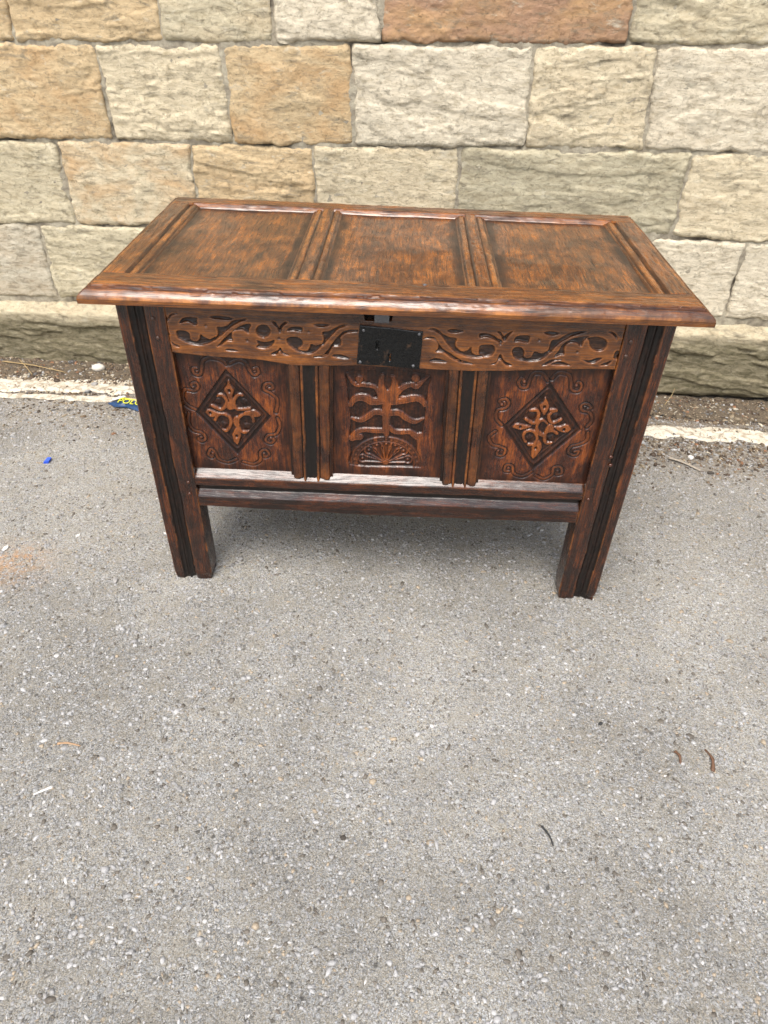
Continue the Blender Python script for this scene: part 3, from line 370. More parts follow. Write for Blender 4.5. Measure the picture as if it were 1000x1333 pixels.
def row(zb, zt, joints, tints, step):
    """zb, zt: [(s, z)...] of the course's lower and upper bed; joints: s at foot, s at top"""
    joints = [(x+.13*(len(tints) % 3), )*2 for x in (-5.4, -4.8, -4.25, -3.6)]+joints[1:-1]+[(x-.11*(len(tints) % 4), )*2 for x in (3.5, 4.1, 4.75, 5.4)]; tints = [tints[0], ext(tints), ext(tints)]+[tints[0]]+tints[1:-1]+[tints[-1], ext(tints), ext(tints), ext(tints)]
    for (a, b), (tint, al, *ex) in zip(zip(joints[:-1], joints[1:]), tints):
        zf = lambda tab, s: float(np.interp(s, [p[0] for p in tab], [p[1] for p in tab]))
        q = [(a[0]+J, zf(zb, a[0])+J), (b[0]-J, zf(zb, b[0])+J), (b[1]-J, zf(zt, b[1])-J), (a[1]+J, zf(zt, a[1])-J)]
        stone(q, tint, al, step if -1.75 < (a[0]+b[0])/2 < 1.75 else .02, **(ex[0] if ex else {}))
tan = (.51, .395, .240); crm = (.57, .495, .350); pal = (.59, .53, .41); grn = (.50, .445, .315); red = (.36, .225, .145)
def ext(t): return t[0] if len(t[0]) > 2 else rt()
def rt(): return (random.choice([tan, crm, pal, grn, crm]), random.uniform(0, .5))
Z0 = [(-3, 1.02), (-1.26, 1.069), (-.75, 1.081), (-.08, 1.102), (.65, 1.119), (1.04, 1.131), (3, 1.17)]
Z1 = [(-3, .75), (-1.35, .793), (-.96, .806), (-.16, .819), (.39, .838), (.76, .845), (1.14, .849), (3, .87)]
Z2 = [(-3, .48), (-1.44, .521), (-.95, .532), (0, .56), (.92, .585), (1.24, .582), (3, .60)]
Z3 = [(-3, .23), (-1.53, .247), (-1.22, .254), (0, .28), (1.18, .312), (1.34, .31), (3, .33)]
ZT = [(-3, 1.33), (0, 1.37), (3, 1.42)]; ZU = [(-3, 1.62), (0, 1.66), (3, 1.70)]; ZV = [(-3, 1.93), (3, 1.97)]; ZW = [(-3, 2.2), (3, 2.24)]
j = lambda *a: [(x, x) if not isinstance(x, tuple) else x for x in a]
row(ZV, ZW, j(-3, -2.4, -1.9, -1.3, -.75, -.2, .4, .9, 1.5, 2.1, 3), [rt() for _ in range(10)], .02)
row(ZU, ZV, j(-3, -2.6, -2.1, -1.5, -1., -.5, .1, .6, 1.2, 1.8, 2.4, 3), [rt() for _ in range(11)], .02)
row(ZT, ZU, j(-3, -2.4, -1.8, -1.35, -.9, -.35, .2, .85, 1.3, 1.9, 2.4, 3), [rt() for _ in range(11)], .02)
row(Z0, ZT, j(-3, -2.5, -2.05, -1.66, (-1.213, -1.2), (-.748, -.742), (-.405, -.408), (-.083, -.09), (.642, .625), 1.16, 1.7, 2.3, 3),
    [rt(), rt(), rt(), (tan, .3), (tan, .15), (grn, .25), (pal, 0.), (red, .8, dict(strata=.3, lab='reddish brown pitted sandstone block')), (grn, .1), rt(), rt(), rt()], .0042)
row(Z1, Z0, j(-3, -2.4, -1.9, (-1.40, -1.40), (-.962, -.964), (-.56, -.569), (-.163, -.171), (.386, .374), (.756, .73), 1.30, 1.8, 2.4, 3),
    [rt(), rt(), rt(), (tan, .75), (crm, .0, dict(strata=1.6)), (tan, .8, dict(strata=.6)), (pal, 0.), (crm, .1), (pal, .1), rt(), rt(), rt()], .0042)
row(Z2, Z1, j(-3, -2.2, -1.65, (-1.161, -1.164), (-.71, -.706), (-.289, -.299), (.178, .18), (.914, .913), 1.48, 2.1, 3),
    [rt(), rt(), (grn, .1), (crm, .75), (tan, .3), (crm, .1), ((.42, .38, .27), .05), (crm, .1), rt(), rt()], .0042)
row(Z3, Z2, j(-3, -2.3, -1.75, (-1.30, -1.302), -.83, -.4, .15, .62, (1.176, 1.167), 1.62, 2.3, 3),
    [rt(), rt(), ((.46, .42, .33), .2), (grn, 0.), rt(), rt(), rt(), (pal, .05), (pal, 0.), rt(), rt()], .0045)
def pprof(z, H): return -.045*sst(H-.045, H, z)+.006*sst(.05, .0, z)*0-.02*sst(.03, 0, z)
Zf = [(-3, -.03), (.4, -.03), (.62, .010), (1.1, .016), (3, .010)]
row(Zf, [(a, b-.006) for a, b in Z3], j(-3, -1.9, -.62, .52, 1.9, 3), [((.42, .37, .26), .1, dict(mat=MPL, name='plinth_stone', proud=.035, prof=pprof, strata=2.4, amp=1.35))]*5, .0045)
s_, z_ = np.meshgrid(np.linspace(-5.0, 5.0, 830), np.linspace(-.05, 2.24, 220), indexing='ij')
hm = np.minimum(-.0060+.012*fbm(s_*6, z_*6, 2, 4), -.0046)+.004*fbm(s_*50, z_*50, 4, 2); P = A0+s_[..., None]*DR+hm[..., None]*OUT; P[..., 2] = z_
mesh_obj('mortar', P.reshape(-1, 3), gridF(*s_.shape), MM, wall, at=dict(deep=np.maximum(sst(-.008, -.014, hm), z_ < .03).ravel()))  # mortar's foot coloured near-black: shade painted into the gap under the plinth
V = [A0+sx*DR-o*OUT+np.array([0, 0, zz]) for sx in (-5.0, 5.0) for o in (.03, .4) for zz in (-.05, 2.24)]
mesh_obj('rubble_core', V, [(0, 1, 3, 2), (4, 6, 7, 5), (0, 4, 5, 1), (2, 3, 7, 6), (1, 5, 7, 3), (0, 2, 6, 4)], MM, wall, smooth=False)

# ------------------------------------------------------------------ verge, painted line
def strip(name, x0, x1, yc, halfw, zoff, mat, rag, seed, thick=0., step=.008, nv=26, bumps=.0, kind='structure'):
    xs = np.arange(x0, x1, step); t = np.linspace(-1, 1, nv); X, T = np.meshgrid(xs, t, indexing='ij'); y0 = yc(X); hw = halfw(X)
    ed = rag*(fbm(X*7, T*0+np.sign(T), seed, 5, .65))*np.abs(T)**2; Y = y0+T*(hw)+np.sign(T)*ed
    Z = gz(X, Y)+zoff+bumps*fbm(X*30, Y*30, seed, 4)+thick*(1-np.abs(T)**14)
    return mesh_obj(name, np.stack([X, Y, Z], -1).reshape(-1, 3), gridF(*X.shape), mat, origin=(0, 0, 0), kind=kind)
wy = lambda x: 1.155-.0403*x
strip('verge_soil', -5, 5, lambda x: 1.09-.0403*(x), lambda x: .085+0*x, .004, MSO, .02, 3, thick=.006, bumps=.006)
lc = lambda x: np.interp(x, [-5, -1.5, -1.05, .9, 1.35, 5], [1.165, 1.024, 1.022, .862, .852, .71])
lw = lambda x: np.interp(x, [-1.5, -1.05, .9, 1.35], [.060, .050, .043, .044])
strip('painted_line', -5, 5, lc, lw, .002, MWL, .022, 9, thick=.006, bumps=.0015)
strip('painted_line', -5, -.2, lambda x: lc(x)-.098+.006*(x+1.2), lambda x: .018+0*x, .002, MWL, .016, 14, thick=.005, bumps=.001)
n4 = 900
# soil, grit and leaf litter lying along the foot of the wall and off the line
rg = np.random.default_rng(21)
n = 15000; px = rg.uniform(-1.9, 1.9, n); py = wy(px)-rg.uniform(0, .17, n)
n2 = 7500; qx = rg.uniform(-1.9, 1.7, n2); qy = lc(qx)-.05-np.abs(rg.normal(0, .12, n2)); k = rg.random(n2) < np.where(qx > .3, 1., .45); qx, qy = qx[k], qy[k]
n3 = 1100; rx = rg.uniform(-1.9, .2, n3); ry = lc(rx)-.068+rg.normal(0, .008, n3)
sx_ = rg.uniform(-1.9, 1.8, n4); sy_ = lc(sx_)+np.sign(rg.random(n4)-.4)*(.055-np.abs(rg.normal(0, .022, n4)))
X = np.concatenate([px, qx, rx, sx_]); Y = np.concatenate([py, qy, ry, sy_]); n = len(X)
R = np.clip(rg.lognormal(math.log(.0031), .55, n), .0013, .014)
cols = palette(n, [(.06, .04, .025), (.14, .10, .06), (.26, .21, .14), (.38, .34, .26), (.30, .30, .29), (.09, .085, .08), (.20, .10, .05)], [34, 30, 16, 7, 7, 8, 5], rg, .25)
zz = gz(X, Y)+np.where(np.abs(Y-(1.09-.0403*X)) < .08, .009, np.where(np.abs(Y-lc(X)) < .05, .008, .001))
gr = rock_cloud('grit_and_litter', np.stack([X, Y, zz], 1), R, .6, cols, MC, .05, seedn=5); gr['label'] = 'brown grit, soil crumbs and leaf litter along the foot of the wall'; gr['category'] = 'gravel'

# ------------------------------------------------------------------ the coffer
chest = thing('oak_coffer', 'old carved dark oak coffer with panelled lid, standing before the stone wall', 'chest', (0, .28, 0))
FX, FZ = (1, 0, 0), (0, 0, 1)                          # front face: u = x, v = z, outward = -y
def fslab(name, mat, U, V, hf, depth, y=0., parent=chest, **k): return slab(name, parent, mat, (0, y, 0), FX, FZ, U, V, hf, depth, **k)

def post_h(mir, z0):
    def hf(U, V):
        d = (U+.55) if not mir else (.55-U)            # distance from the outer edge
        d = d+.0016*perlin(V*9, U*0, 4 if mir else 8)+.0008*perlin(V*40, U*0, 4)
        a, b, m = .0235, .0560, .0385
        tt = np.clip((d-a)/(b-a), 0, 1); inn = (d > a) & (d < b)
        fl = np.where(inn, -.0075*np.abs(np.sin(2*math.pi*tt))**.6-.0012, 0)
        h = fl*1.; h -= .0012*np.exp(-((d-a+.002)/.0012)**2)+.0012*np.exp(-((d-b-.002)/.0012)**2)
        h -= .004*sst(z0+.05, z0, V)*np.clip(.5+fbm(U*40, V*40, 3, 3), 0, 1)
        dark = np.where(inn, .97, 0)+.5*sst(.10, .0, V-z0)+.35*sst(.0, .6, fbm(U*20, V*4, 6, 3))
        wr = .8*np.exp(-((d-a)/.002)**2)*np.clip(.5+fbm(U*3, V*12, 2, 3), 0, 1)+.8*np.exp(-((d-b)/.002)**2)*np.clip(.5+fbm(U*3, V*12, 5, 3), 0, 1)
        if mir: h -= .002*np.exp(-((V-.44)**2/.0006+(d-.045)**2/.0003))
        return h, np.clip(dark, 0, 1), wr*(1-np.clip(dark, 0, 1)*.6)
    return hf
def post_uv(mir, z0):
    U, V = GU(.453, .55, z0, .772, .0018)
    if not mir: U = -U[::-1]
    U = U+.0008*perlin(V*7, U*0+mir*5, 2); V = V+(1-np.clip((V-z0)/.03, 0, 1))*.006*fbm(U*28, V*0, 3+mir, 3)
    xi = np.abs(U)-.5; U = U-np.sign(U)*sst(.03, 0, V-z0)*.004*np.sign(xi)*(np.abs(xi) > .03)
    return U, V
GL = float(gz(-.5, 0)); GR = float(gz(.5, 0)); GB = float(gz(-.5, .55))
Z0L, Z0R = GL+.0005, GR+.0005
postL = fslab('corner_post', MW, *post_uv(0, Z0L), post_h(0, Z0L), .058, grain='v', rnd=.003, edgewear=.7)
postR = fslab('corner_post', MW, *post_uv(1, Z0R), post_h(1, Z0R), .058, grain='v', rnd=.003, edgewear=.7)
for sx in (-1, 1):
    U, V = GU(.453*sx if sx > 0 else -.55, .55 if sx > 0 else -.453, float(gz(.5*sx, .55)), .772, .006)
    fslab('corner_post', MD, U, V, None, .055, y=.52, grain='v')
for par, pts in ((postL, [(-.479, .733), (-.476, .692), (-.469, .331), (-.471, .297)]), (postR, [(.468, .723), (.466, .692), (.491, .45), (.495, .428), (.466, .33)])):
    for x, z in pts: dome('peg', (x, -.0005, z), .0048, (0, -1, 0), MD if z > .5 else MW, par, high=.55, sides=8)

# carved top rail
def frieze_h(U, V):
    sd = np.full(U.shape, 1.)
    for P in FRIEZE: sd = np.minimum(sd, sdpoly(U, V, spline(P, True, 4)))
    sd = sd+.0007*perlin(U*90, V*90, 2)
    cut = sst(.0008, -.0016, sd); tool = perlin(U*60, V*420, 3)
    h = -.0052*cut+cut*(.0009*tool+.0010*perlin(U*90, V*120, 8))
    for x, z in DOTS: h = h-.003*np.exp(-((U-x)**2+(V-z)**2)/.0026**2)
    near = np.exp(-(np.abs(sd-.0020)/.0016)**2)
    band = sst(.648, .664, V)*sst(.742, .728, V)
    wear = .45*near+.22*band*(1-cut)*np.clip(.7+.8*fbm(U*12, V*25, 6, 3), 0, 1)+.35*sst(.664, .655, V)
    dark = cut*.86+.35*(1-band)*sst(-.2, .4, fbm(U*8, V*30, 9, 3))*(V > .70)
    h = h-.0007*sst(.728, .736, V)
    for x, z in DOTS: dark = np.maximum(dark, np.exp(-((U-x)**2+(V-z)**2)/.0022**2))
    # the rail is split and bruised by the lock
    return h, dark, np.clip(wear, 0, 1)
U, V = GU(-.4527, .4517, 0, 1, .0014); t = np.linspace(0, 1, 84)[None, :]; u1 = U[:, :1]
zb = np.interp(u1, [-.461, -.393, -.27, -.211, -.15, -.073, .053, .172, .296, .38, .452], [.6615, .656, .6515, .6425, .6435, .6475, .646, .645, .6535, .659, .6615])+.0007*fbm(u1*14, 0*u1, 2, 3)
zt = .7655-.0195*(sst(-.062, -.057, u1)*sst(-.001, -.006, u1))+.0006*perlin(u1*12, 0*u1, 1)
U = np.repeat(u1, 84, 1); V = zb+(zt-zb)*t
top_rail = fslab('carved_top_rail', MF, U, V, frieze_h, .03, rnd=.0022, y=.0003)
top_rail['label'] = 'top rail carved with scrolling vine and leaves'

# carved panels, set back behind the rails
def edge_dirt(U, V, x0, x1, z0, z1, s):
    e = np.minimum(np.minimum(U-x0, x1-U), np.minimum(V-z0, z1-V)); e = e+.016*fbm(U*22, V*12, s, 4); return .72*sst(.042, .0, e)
def diamond_h(D, x0, x1, s):
    Lo = np.array(D['loz']); cn = Lo.mean(0); Lo = cn+(Lo-cn)*1.03; Li = cn+(np.array(D['inn'])-cn)*.93
    def hf(U, V):
        h = 0*U; grime = 0*U
        for sc_ in D['scr']:
            P = spline(sc_, n=6); d_ = dline(U, V, P)+.0004*perlin(U*130, V*130, s); taper = 1
            h = h-.0028*np.exp(-((d_-.0043)/.0012)**2)-.0009*sst(.0043, .001, d_)
            grime = np.maximum(grime, .98*np.exp(-((d_-.0043)/.0020)**2)); e = P[-1]
            r_ = np.hypot(U-e[0], V-e[1]); h = np.where(r_ < .0045, -.0003+.0012*np.exp(-(r_/.0022)**2)-.0014*np.exp(-((r_-.0042)/.0009)**2), h)
        so_, si = sdpoly(U, V, Lo, .02), sdpoly(U, V, Li, .02); so_, si = so_+.0006*perlin(U*60, V*60, s+1), si+.0006*perlin(U*60, V*60, s+2)
        band = sst(.0006, -.001, so_)*sst(-.0006, .001, si)
        h = np.where(so_ < .0006, 0, h); grime = np.where(so_ < 0, 0, grime)
        wdt = np.clip(-so_, 0, .02); bw = np.clip(-so_+si, .004, .02); q = np.clip(wdt/bw, 0, 1)
        h = h-band*(.0035-.0022*np.exp(-((q-.52)/.13)**2)); grime = np.maximum(grime, band*(.96-.22*np.exp(-((q-.52)/.14)**2)))
        m = np.full(U.shape, 1.)
        for P in D['cres']: P = (cn+(np.array(P)-cn)*.95).tolist(); m = np.minimum(m, dline(U, V, spline(P, n=6))-.0036+.0006*perlin(U*150, V*150, s))
        for P in D['buds']: m = np.minimum(m, sdpoly(U, V, spline(P, True, 5)))
        ring = 0
        for x, z in D['discs']:
            r_ = np.hypot(U-x, (V-z)*1.0); m = np.maximum(m, .0096-r_)
        for x, z in D['holes']: m = np.maximum(m, .0030-np.hypot(U-x, (V-z)*.7))
        raised = sst(.0004, -.0006, m); ins = sst(.0004, -.0008, si)
        gdl = -.0048+.0009*perlin(U*200, V*200, s)
        for x, z in D['discs']: gdl = gdl+.0022*np.exp(-(np.hypot(U-x, V-z)/.0072)**6)
        h = h*(1-ins)+ins*(gdl*(1-raised)+raised*(-.0002+.0005*perlin(U*90, V*90, s))); grime = np.maximum(grime*(1-ins), ins*(1-raised)*.88)
        wear = ins*raised*.85+.3*np.exp(-((m)/.0015)**2)*ins
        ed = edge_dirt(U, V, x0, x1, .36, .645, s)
        wear = wear+.35*sst(.0035, .001, np.minimum.reduce([dline(U, V, spline(q_, n=4)) for q_ in D['scr']]))*(so_ > .002)
        return h, np.clip(np.maximum(grime, ed), 0, 1), np.clip(wear, 0, 1)*(1-.5*ed)
    return hf
def middle_h(U, V):
    D = MID; sb = sdpoly(U, V, spline(D['bor'], True, 4), .02)+.0006*perlin(U*70, V*70, 1); m = np.full(U.shape, 1.)
    for S in D['st']: P = spline(S, n=6); m = np.minimum(m, dline(U, V, P, np.maximum(P[:, 2]*1.18, .003)))
    m = m+.0005*perlin(U*120, V*120, 3); m = np.maximum(m, -sdpoly(U, V, spline(D['eye'], True, 4)))
    cx, cz = D['fan'][0]; lob = D['lobes']
    ang = np.arctan2(V-cz+.004, U-cx); rad = np.hypot((U-cx)/1.13, V-cz+.004)
    ro = .073; arch = (rad < ro) & (V > cz-.012); inside = sst(.0010, -.0010, rad-ro)*sst(cz-.012, cz-.009, V)
    # domed border with a row of punched beads
    hb = -.0040+.0022*np.exp(-((rad-ro+.003)/.0022)**2)+.0022*np.exp(-((rad-ro+.0150)/.0016)**2)
    nb = 17; aa = (ang/math.pi*nb); bead = np.exp(-(((aa-np.floor(aa)-.5)/.28)**2+((rad-ro+.0090)/.0030)**2)); hb = hb+.0022*bead
    # shell of seven lobes
    h7 = -.0050+0*U; shell = np.full(U.shape, 1.)
    for x, z in lob:
        d_ = dline(U, V, np.array([[cx, cz], [x, z]])); tpr = .0022+.0075*np.clip(np.hypot(U-cx, V-cz)/.055, 0, 1)
        l_ = np.minimum(d_-tpr, np.hypot(U-x, V-z)-.0112); shell = np.minimum(shell, l_)
        r_ = np.hypot(U-x, V-z); h7 = np.maximum(h7, np.where(l_ < 0, -.0004-.0040*sst(-.0018, -.0036, l_), -.0062)); h7 = np.maximum(h7, np.where(l_ < 0, -.0045+.0038*np.exp(-(r_/.0030)**2), -.005))
    boss = np.hypot(U-cx, V-cz+.001)-.0075; h7 = np.where(boss < 0, -.0004-.002*sst(-.002, 0, boss), h7)
    hf_ = np.where(rad < ro-.0165, h7, hb)
    base = sst(-.0006, .001, sb); raised = sst(.0005, -.0007, m)
    gd = -.0048+.0009*perlin(U*170, V*170, 5); top = -.0003+.0005*perlin(U*70, V*70, 6)-.0010*np.exp(-((m+.0036)/.0008)**2); h = (1-base)*(gd*(1-raised)+top*raised)
    for x, z in D['dots']: h = h-.0032*np.exp(-((U-x)**2+(V-z)**2)/.0026**2); raised = raised*(1-np.exp(-((U-x)**2+(V-z)**2)/.0024**2))
    h = h*(1-inside)+inside*np.maximum(hf_, -.0055)
    grime = (1-base)*(1-raised)*.86*(1-inside)+inside*np.clip(.25-(hf_+.001)/.005*.75, .2, .85)
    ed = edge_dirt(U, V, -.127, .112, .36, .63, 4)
    wear = (1-base)*raised*.30*(1-inside)+.25*inside*(hf_ > -.0025)
    return h, np.clip(np.maximum(grime, ed), 0, 1), wear*(1-.6*ed)
yP = .018
for x0, x1, hf, lab in ((-.470, -.212, diamond_h(LEFT, -.465, -.225, 3), 'left panel carved with a lozenge and scrolls, its lozenge leaning right at the foot'),
                        (-.140, .126, middle_h, 'middle panel carved with a branching plant over a shell'),
                        (.190, .470, diamond_h(RIGHT, .205, .455, 9), 'right panel carved with a lozenge of four rings and scrolls')):
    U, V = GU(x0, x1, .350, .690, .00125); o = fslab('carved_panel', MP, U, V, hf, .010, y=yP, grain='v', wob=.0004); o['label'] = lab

# muntins, moulded, their feet lapping over the chamfer of the rail below
def muntin(x0t, x1t, x0b, x1b, s):
    nu, nv = 86, 170; q = np.linspace(0, 1, nu)[:, None]; t = np.linspace(0, 1, nv)[None, :]
    foot = .3600-.0020+0*q                                     # each reed ends in its own rounded tip
    for c, wd, dp in ((.13, .11, .006), (.345, .045, .0135), (.50, .10, .008), (.655, .045, .0135), (.87, .11, .006)): foot = np.minimum(foot, .362-dp*np.clip(1-((q-c)/wd)**2, 0, 1)**.5-.002)
    V = foot+(.670-foot)*t; k = (V-.36)/.29; U = (x0b+(x0t-x0b)*k)+((x1b+(x1t-x1b)*k)-(x0b+(x0t-x0b)*k))*q
    U = U+.0006*perlin(V*12, U*0, s)
    def hf(U, V):
        qq = np.repeat(q, nv, 1)+.006*perlin(V*14, V*0, s+2); a = np.abs(qq-.5)*2   # 0 centre, 1 outer edge
        h = np.select([a < .25, a < .37, a < .43, a < .86], [-.0062-.0012*np.cos(a/.25*math.pi), -.0006-.0010*((a-.31)/.06)**2, -.0046, -.0042+.0034*np.sqrt(np.clip(1-((a-.64)/.23)**2, 0, 1))], -.0085-.0015*np.sin((a-.86)/.14*math.pi))
        dark = np.select([a < .25, a < .37, a < .43, a < .86], [.97, .05, .9, .12], .55); wear = np.select([a < .25, a < .37, a < .43, a < .86], [0, .85, 0, .35], .1)
        wear = wear*np.clip(.6+fbm(U*9, V*14, s, 3), 0, 1)
        return h, dark+.3*sst(0, .5, fbm(U*14, V*7, s+5, 3)), wear
    return fslab('muntin', MW, U, V, hf, .016, y=0.0006, grain='v', rnd=.0006, edgewear=.3)
muntin(-.222, -.124, -.226, -.130, 3); muntin(.110, .2035, .1185, .2075, 6)

# bottom rail: chamfer above, quirk and second bevel below
nv = 92; U, _ = GU(-.4527, .4517, 0, 1, .003); u1 = U[:, :1]; t = np.linspace(0, 1, nv)[None, :]
zb = np.interp(u1, [-.46, -.3, -.15, 0, .18, .3, .46], [.263, .260, .257, .2545, .2555, .257, .258])+.0012*fbm(u1*9, 0*u1, 4, 4)
U = np.repeat(u1, nv, 1); V = zb+(.3625-zb)*t
def brail_h(U, V):
    v = V+.0010*perlin(U*8, V*0, 2)-.003*(U+.45)/.9
    h = np.interp(v, [.25, .286, .2895, .3045, .3055, .3225, .3238, .3430, .3445, .3460, .3625], [0, 0, -.0006, -.0110, -.0130, -.0130, 0, 0, -.0006, -.0016, -.0185])
    dk = .97*sst(.3035, .3055, v)*sst(.325, .3235, v)+.30*sst(-.1, .4, fbm(U*6, V*40, 3, 3))+.35*sst(.30, .27, v)
    wr = .45*np.exp(-((v-.3435)/.002)**2)+.35*np.exp(-((v-.324)/.0015)**2)
    return h+.0006*fbm(U*16, V*60, 7, 3), np.clip(dk, 0, 1), wr*np.clip(.5+fbm(U*15, V*20, 3, 3), 0, 1)
fslab('bottom_rail', MW, U, V, brail_h, .036, y=.0004, rnd=.001, edgewear=.3)

# sides, back and boards inside
for sx in (-1, 1):
    X = sx*.548; ud = (0, sx, 0)
    S = lambda y0, y1, z0, z1, dx, nm, m=MW, g_='u', dp=.02: slab(nm, chest, m, (X-sx*dx, 0, 0), ud, FZ, *[a if i else a*sx for i, a in enumerate(GU(y0, y1, z0, z1, .012) if sx > 0 else [b[::-1] for b in GU(y0, y1, z0, z1, .012)])], None, dp, grain=g_)
    S(.0585, .5195, .65, .765, .002, 'side_rail'); S(.0585, .5195, .26, .36, .002, 'side_rail'); S(.0585, .5195, .3605, .6495, .016, 'side_panel', MP, 'v', .012); 
    S(.26, .33, .361, .649, .004, 'side_muntin', MW, 'v', .010)
U, V = GU(-.4525, .4515, .26, .765, .03); fslab('back_board', MD, U, V, None, .02, y=.545)
U, V = GU(-.45, .45, .04, .54, .03); slab('bottom_board', chest, MD, (0, 0, .300), (1, 0, 0), (0, 1, 0), U, V, None, .016)

# iron lock plate and hasp
Q = np.array([(-.068, .737), (.058, .7285), (.0545, .647), (-.0735, .654)]); nu, nv = 110, 76
s, t = np.meshgrid(np.linspace(0, 1, nu), np.linspace(0, 1, nv), indexing='ij')
PX = (1-t)*((1-s)*Q[3, 0]+s*Q[2, 0])+t*((1-s)*Q[0, 0]+s*Q[1, 0]); PZ = (1-t)*((1-s)*Q[3, 1]+s*Q[2, 1])+t*((1-s)*Q[0, 1]+s*Q[1, 1])
PX = PX+.0007*perlin(PX*40, PZ*40, 2)*(np.abs(s-.5) > .48); PZ = PZ+.0009*perlin(PX*30, PZ*30, 6)*(np.abs(t-.5) > .48)
def lock_h(U, V):
    h = .0026*fbm(U*14, V*14, 2, 4)
    kh = np.minimum(np.hypot(U+.0320, V-.7035)-.0036, np.maximum(np.abs(U+.0322)-.0019, np.abs(V-.6955)-.0085)); kh = np.minimum(kh, np.maximum(np.abs(U+.0322)-.0034, np.abs(V-.6915)-.0015))
    k2 = np.minimum(np.hypot(U+.0062, V-.6765)-.0033, np.maximum(np.abs(U+.0062)-.0017, np.abs(V-.6705)-.0068)); k2 = np.minimum(k2, np.hypot(U+.0062, V-.6645)-.0027)
    k3 = np.maximum(np.abs(U-.019)-.0016, np.abs(V-.6835)-.0040)
    for k in (kh, k2): h = h-.0035*sst(.0005, -.0005, k)+.0009*np.exp(-((k-.0012)/.0008)**2)
    h = h-.0012*sst(.0005, -.0005, k3)
    dk = np.maximum(sst(.0006, -.0002, np.minimum(kh, k2)), .7*sst(.0004, -.0002, k3)); return h, dk, 0*U
lock = slab('lock_plate', chest, MI, (0, -.0035, 0), FX, FZ, PX, PZ, lock_h, .0045, rnd=.0008, side_dark=0)
for x, z in ((-.060, .7275), (.0505, .7235), (-.0665, .6585), (.042, .6545)): dome('nail', (x, -.0042, z), .0034, (0, -1, .1), MN, lock, high=.4, sides=8)
U, V = GU(-.039, -.010, .742, .772, .003); slab('hasp', chest, MN, (0, -.0005, 0), FX, FZ, U, V, None, .003, rnd=.001)
U, V = GU(-.060, -.003, .740, .768, .004); slab('hasp_mortise', chest, MI, (0, .022, 0), FX, FZ, U, V, None, .006)

# ------------------------------------------------------------------ the lid
ZL = .802; LX = (1, 0, 0); LY = (0, 1, 0)
def ovolo(d):
    dd = np.clip(d, 0, .05)
    t = np.clip(1-dd/.0150, 0, 1); h = -.0046-.0165*(.55*t+.45*(1-np.sqrt(np.clip(1-t*t*.97, 0, 1))))
    h = np.where(dd >= .0150, -.0062, h); h = np.where(dd >= .0172, -.0022, h); h = np.where(dd >= .0205, -.0040, h); return np.where(dd >= .0228, 0, h)
def bead(d, w_):                                       # inner moulding of a lid member: d = distance from its inner edge
    q = np.clip(d/w_, 0, 1)
    return np.select([q < .12, q < .84, q < 1], [-.0105+.002*q/.12, -.0035-.0060*(np.clip(1-q/.84, 0, 1))**2.2+.0012*np.sin(q*3.1)-.0008, -.0040], 0)
def lidmember(kind, dist_out, inner, s):
    def hf(U, V):
        wb = .0012*perlin(U*5, V*5, s)+.0003*perlin(U*40, V*40, s); h = 0*U; dark = 0*U; wear = 0*U
        if dist_out:
            d = dist_out(U, V)+wb; h = ovolo(d); dark = np.maximum(.9*np.exp(-((d-.0163)/.0013)**2), .9*np.exp(-((d-.0218)/.0012)**2)); wear = .35*np.exp(-((d-.003)/.004)**2)+.55*np.exp(-((d-.026)/.003)**2)
        for fn, w_ in inner:
            di = fn(U, V)+wb*.7; h = np.minimum(h, np.where(di < w_, bead(di, w_), 0)); h = h-.0028*np.exp(-((di-w_*.93)/.0018)**2)-.0022*np.exp(-((di-w_*.28)/.0012)**2); dark = np.maximum(dark, .97*np.exp(-((di-w_*.93)/.0032)**2)); dark = np.maximum(dark, .9*np.exp(-((di-w_*.28)/.0022)**2)); dark = np.maximum(dark, .9*np.exp(-(di/.004)**2)*(di < w_)); wear = np.maximum(wear, .55*np.exp(-((di-w_*.6)/(w_*.22))**2))
        bl = fbm(*((U*6, V*22) if kind in 'fb' else (U*22, V*6)), s+3, 4); dark = np.maximum(dark, .55*sst(.12, .6, bl)); wear = wear*np.clip(.65+1.1*fbm(U*10, V*10, s+6, 4), 0, 1)
        h = h-.0006*sst(.1, .4, fbm(*((U*20, V*90) if kind in 'fb' else (U*90, V*20)), s, 3))
        return h, dark, wear
    return hf
LS = lambda name, par, mat, U, V, hf, depth, **k: slab(name, par, mat, (0, 0, ZL+k.pop('dz', 0)), LX, LY, U, V, hf, depth, warp=LID, **k)
U, V = GU(-.608, .608, -.030, .058, .0017)
dout = lambda U, V: np.minimum(np.minimum(V+.030, U+.608), .608-U)
lid = LS('lid', chest, ML, U, V, lidmember('f', dout, [], 2), .031, rnd=.0014, side_dark=.1); lid['label'] = 'panelled lid with moulded front and end edges'
U, V = GU(-.606, .606, .5415, .600, .0022)
def back_h(U, V):
    h, dk, wr = lidmember('b', lambda U, V: np.minimum(U+.606, .606-U), [], 8)(U, V)
    fl = np.interp(V+.0006*perlin(U*12, V*0, 1), [.5415, .5425, .5535, .555], [-.0112, -.0102, -.0008, 0]); return h+np.where(np.abs(U) < .53, fl, 0), dk, wr
LS('lid_rail', lid, ML, U, V, back_h, .028)
yo = (.0585, .5545)
def member(x0, x1, hf, name, s=.0019):
    U, V = GU(x0, x1, yo[0], yo[1], s); o = LS(name, lid, ML, U, V, hf, .0279, grain='v', rnd=.0009, dz=-.0003); return o
member(-.607, -.509, lidmember('s', lambda U, V: U+.607, [(lambda U, V: -.509-U, .030)], 5), 'lid_stile')
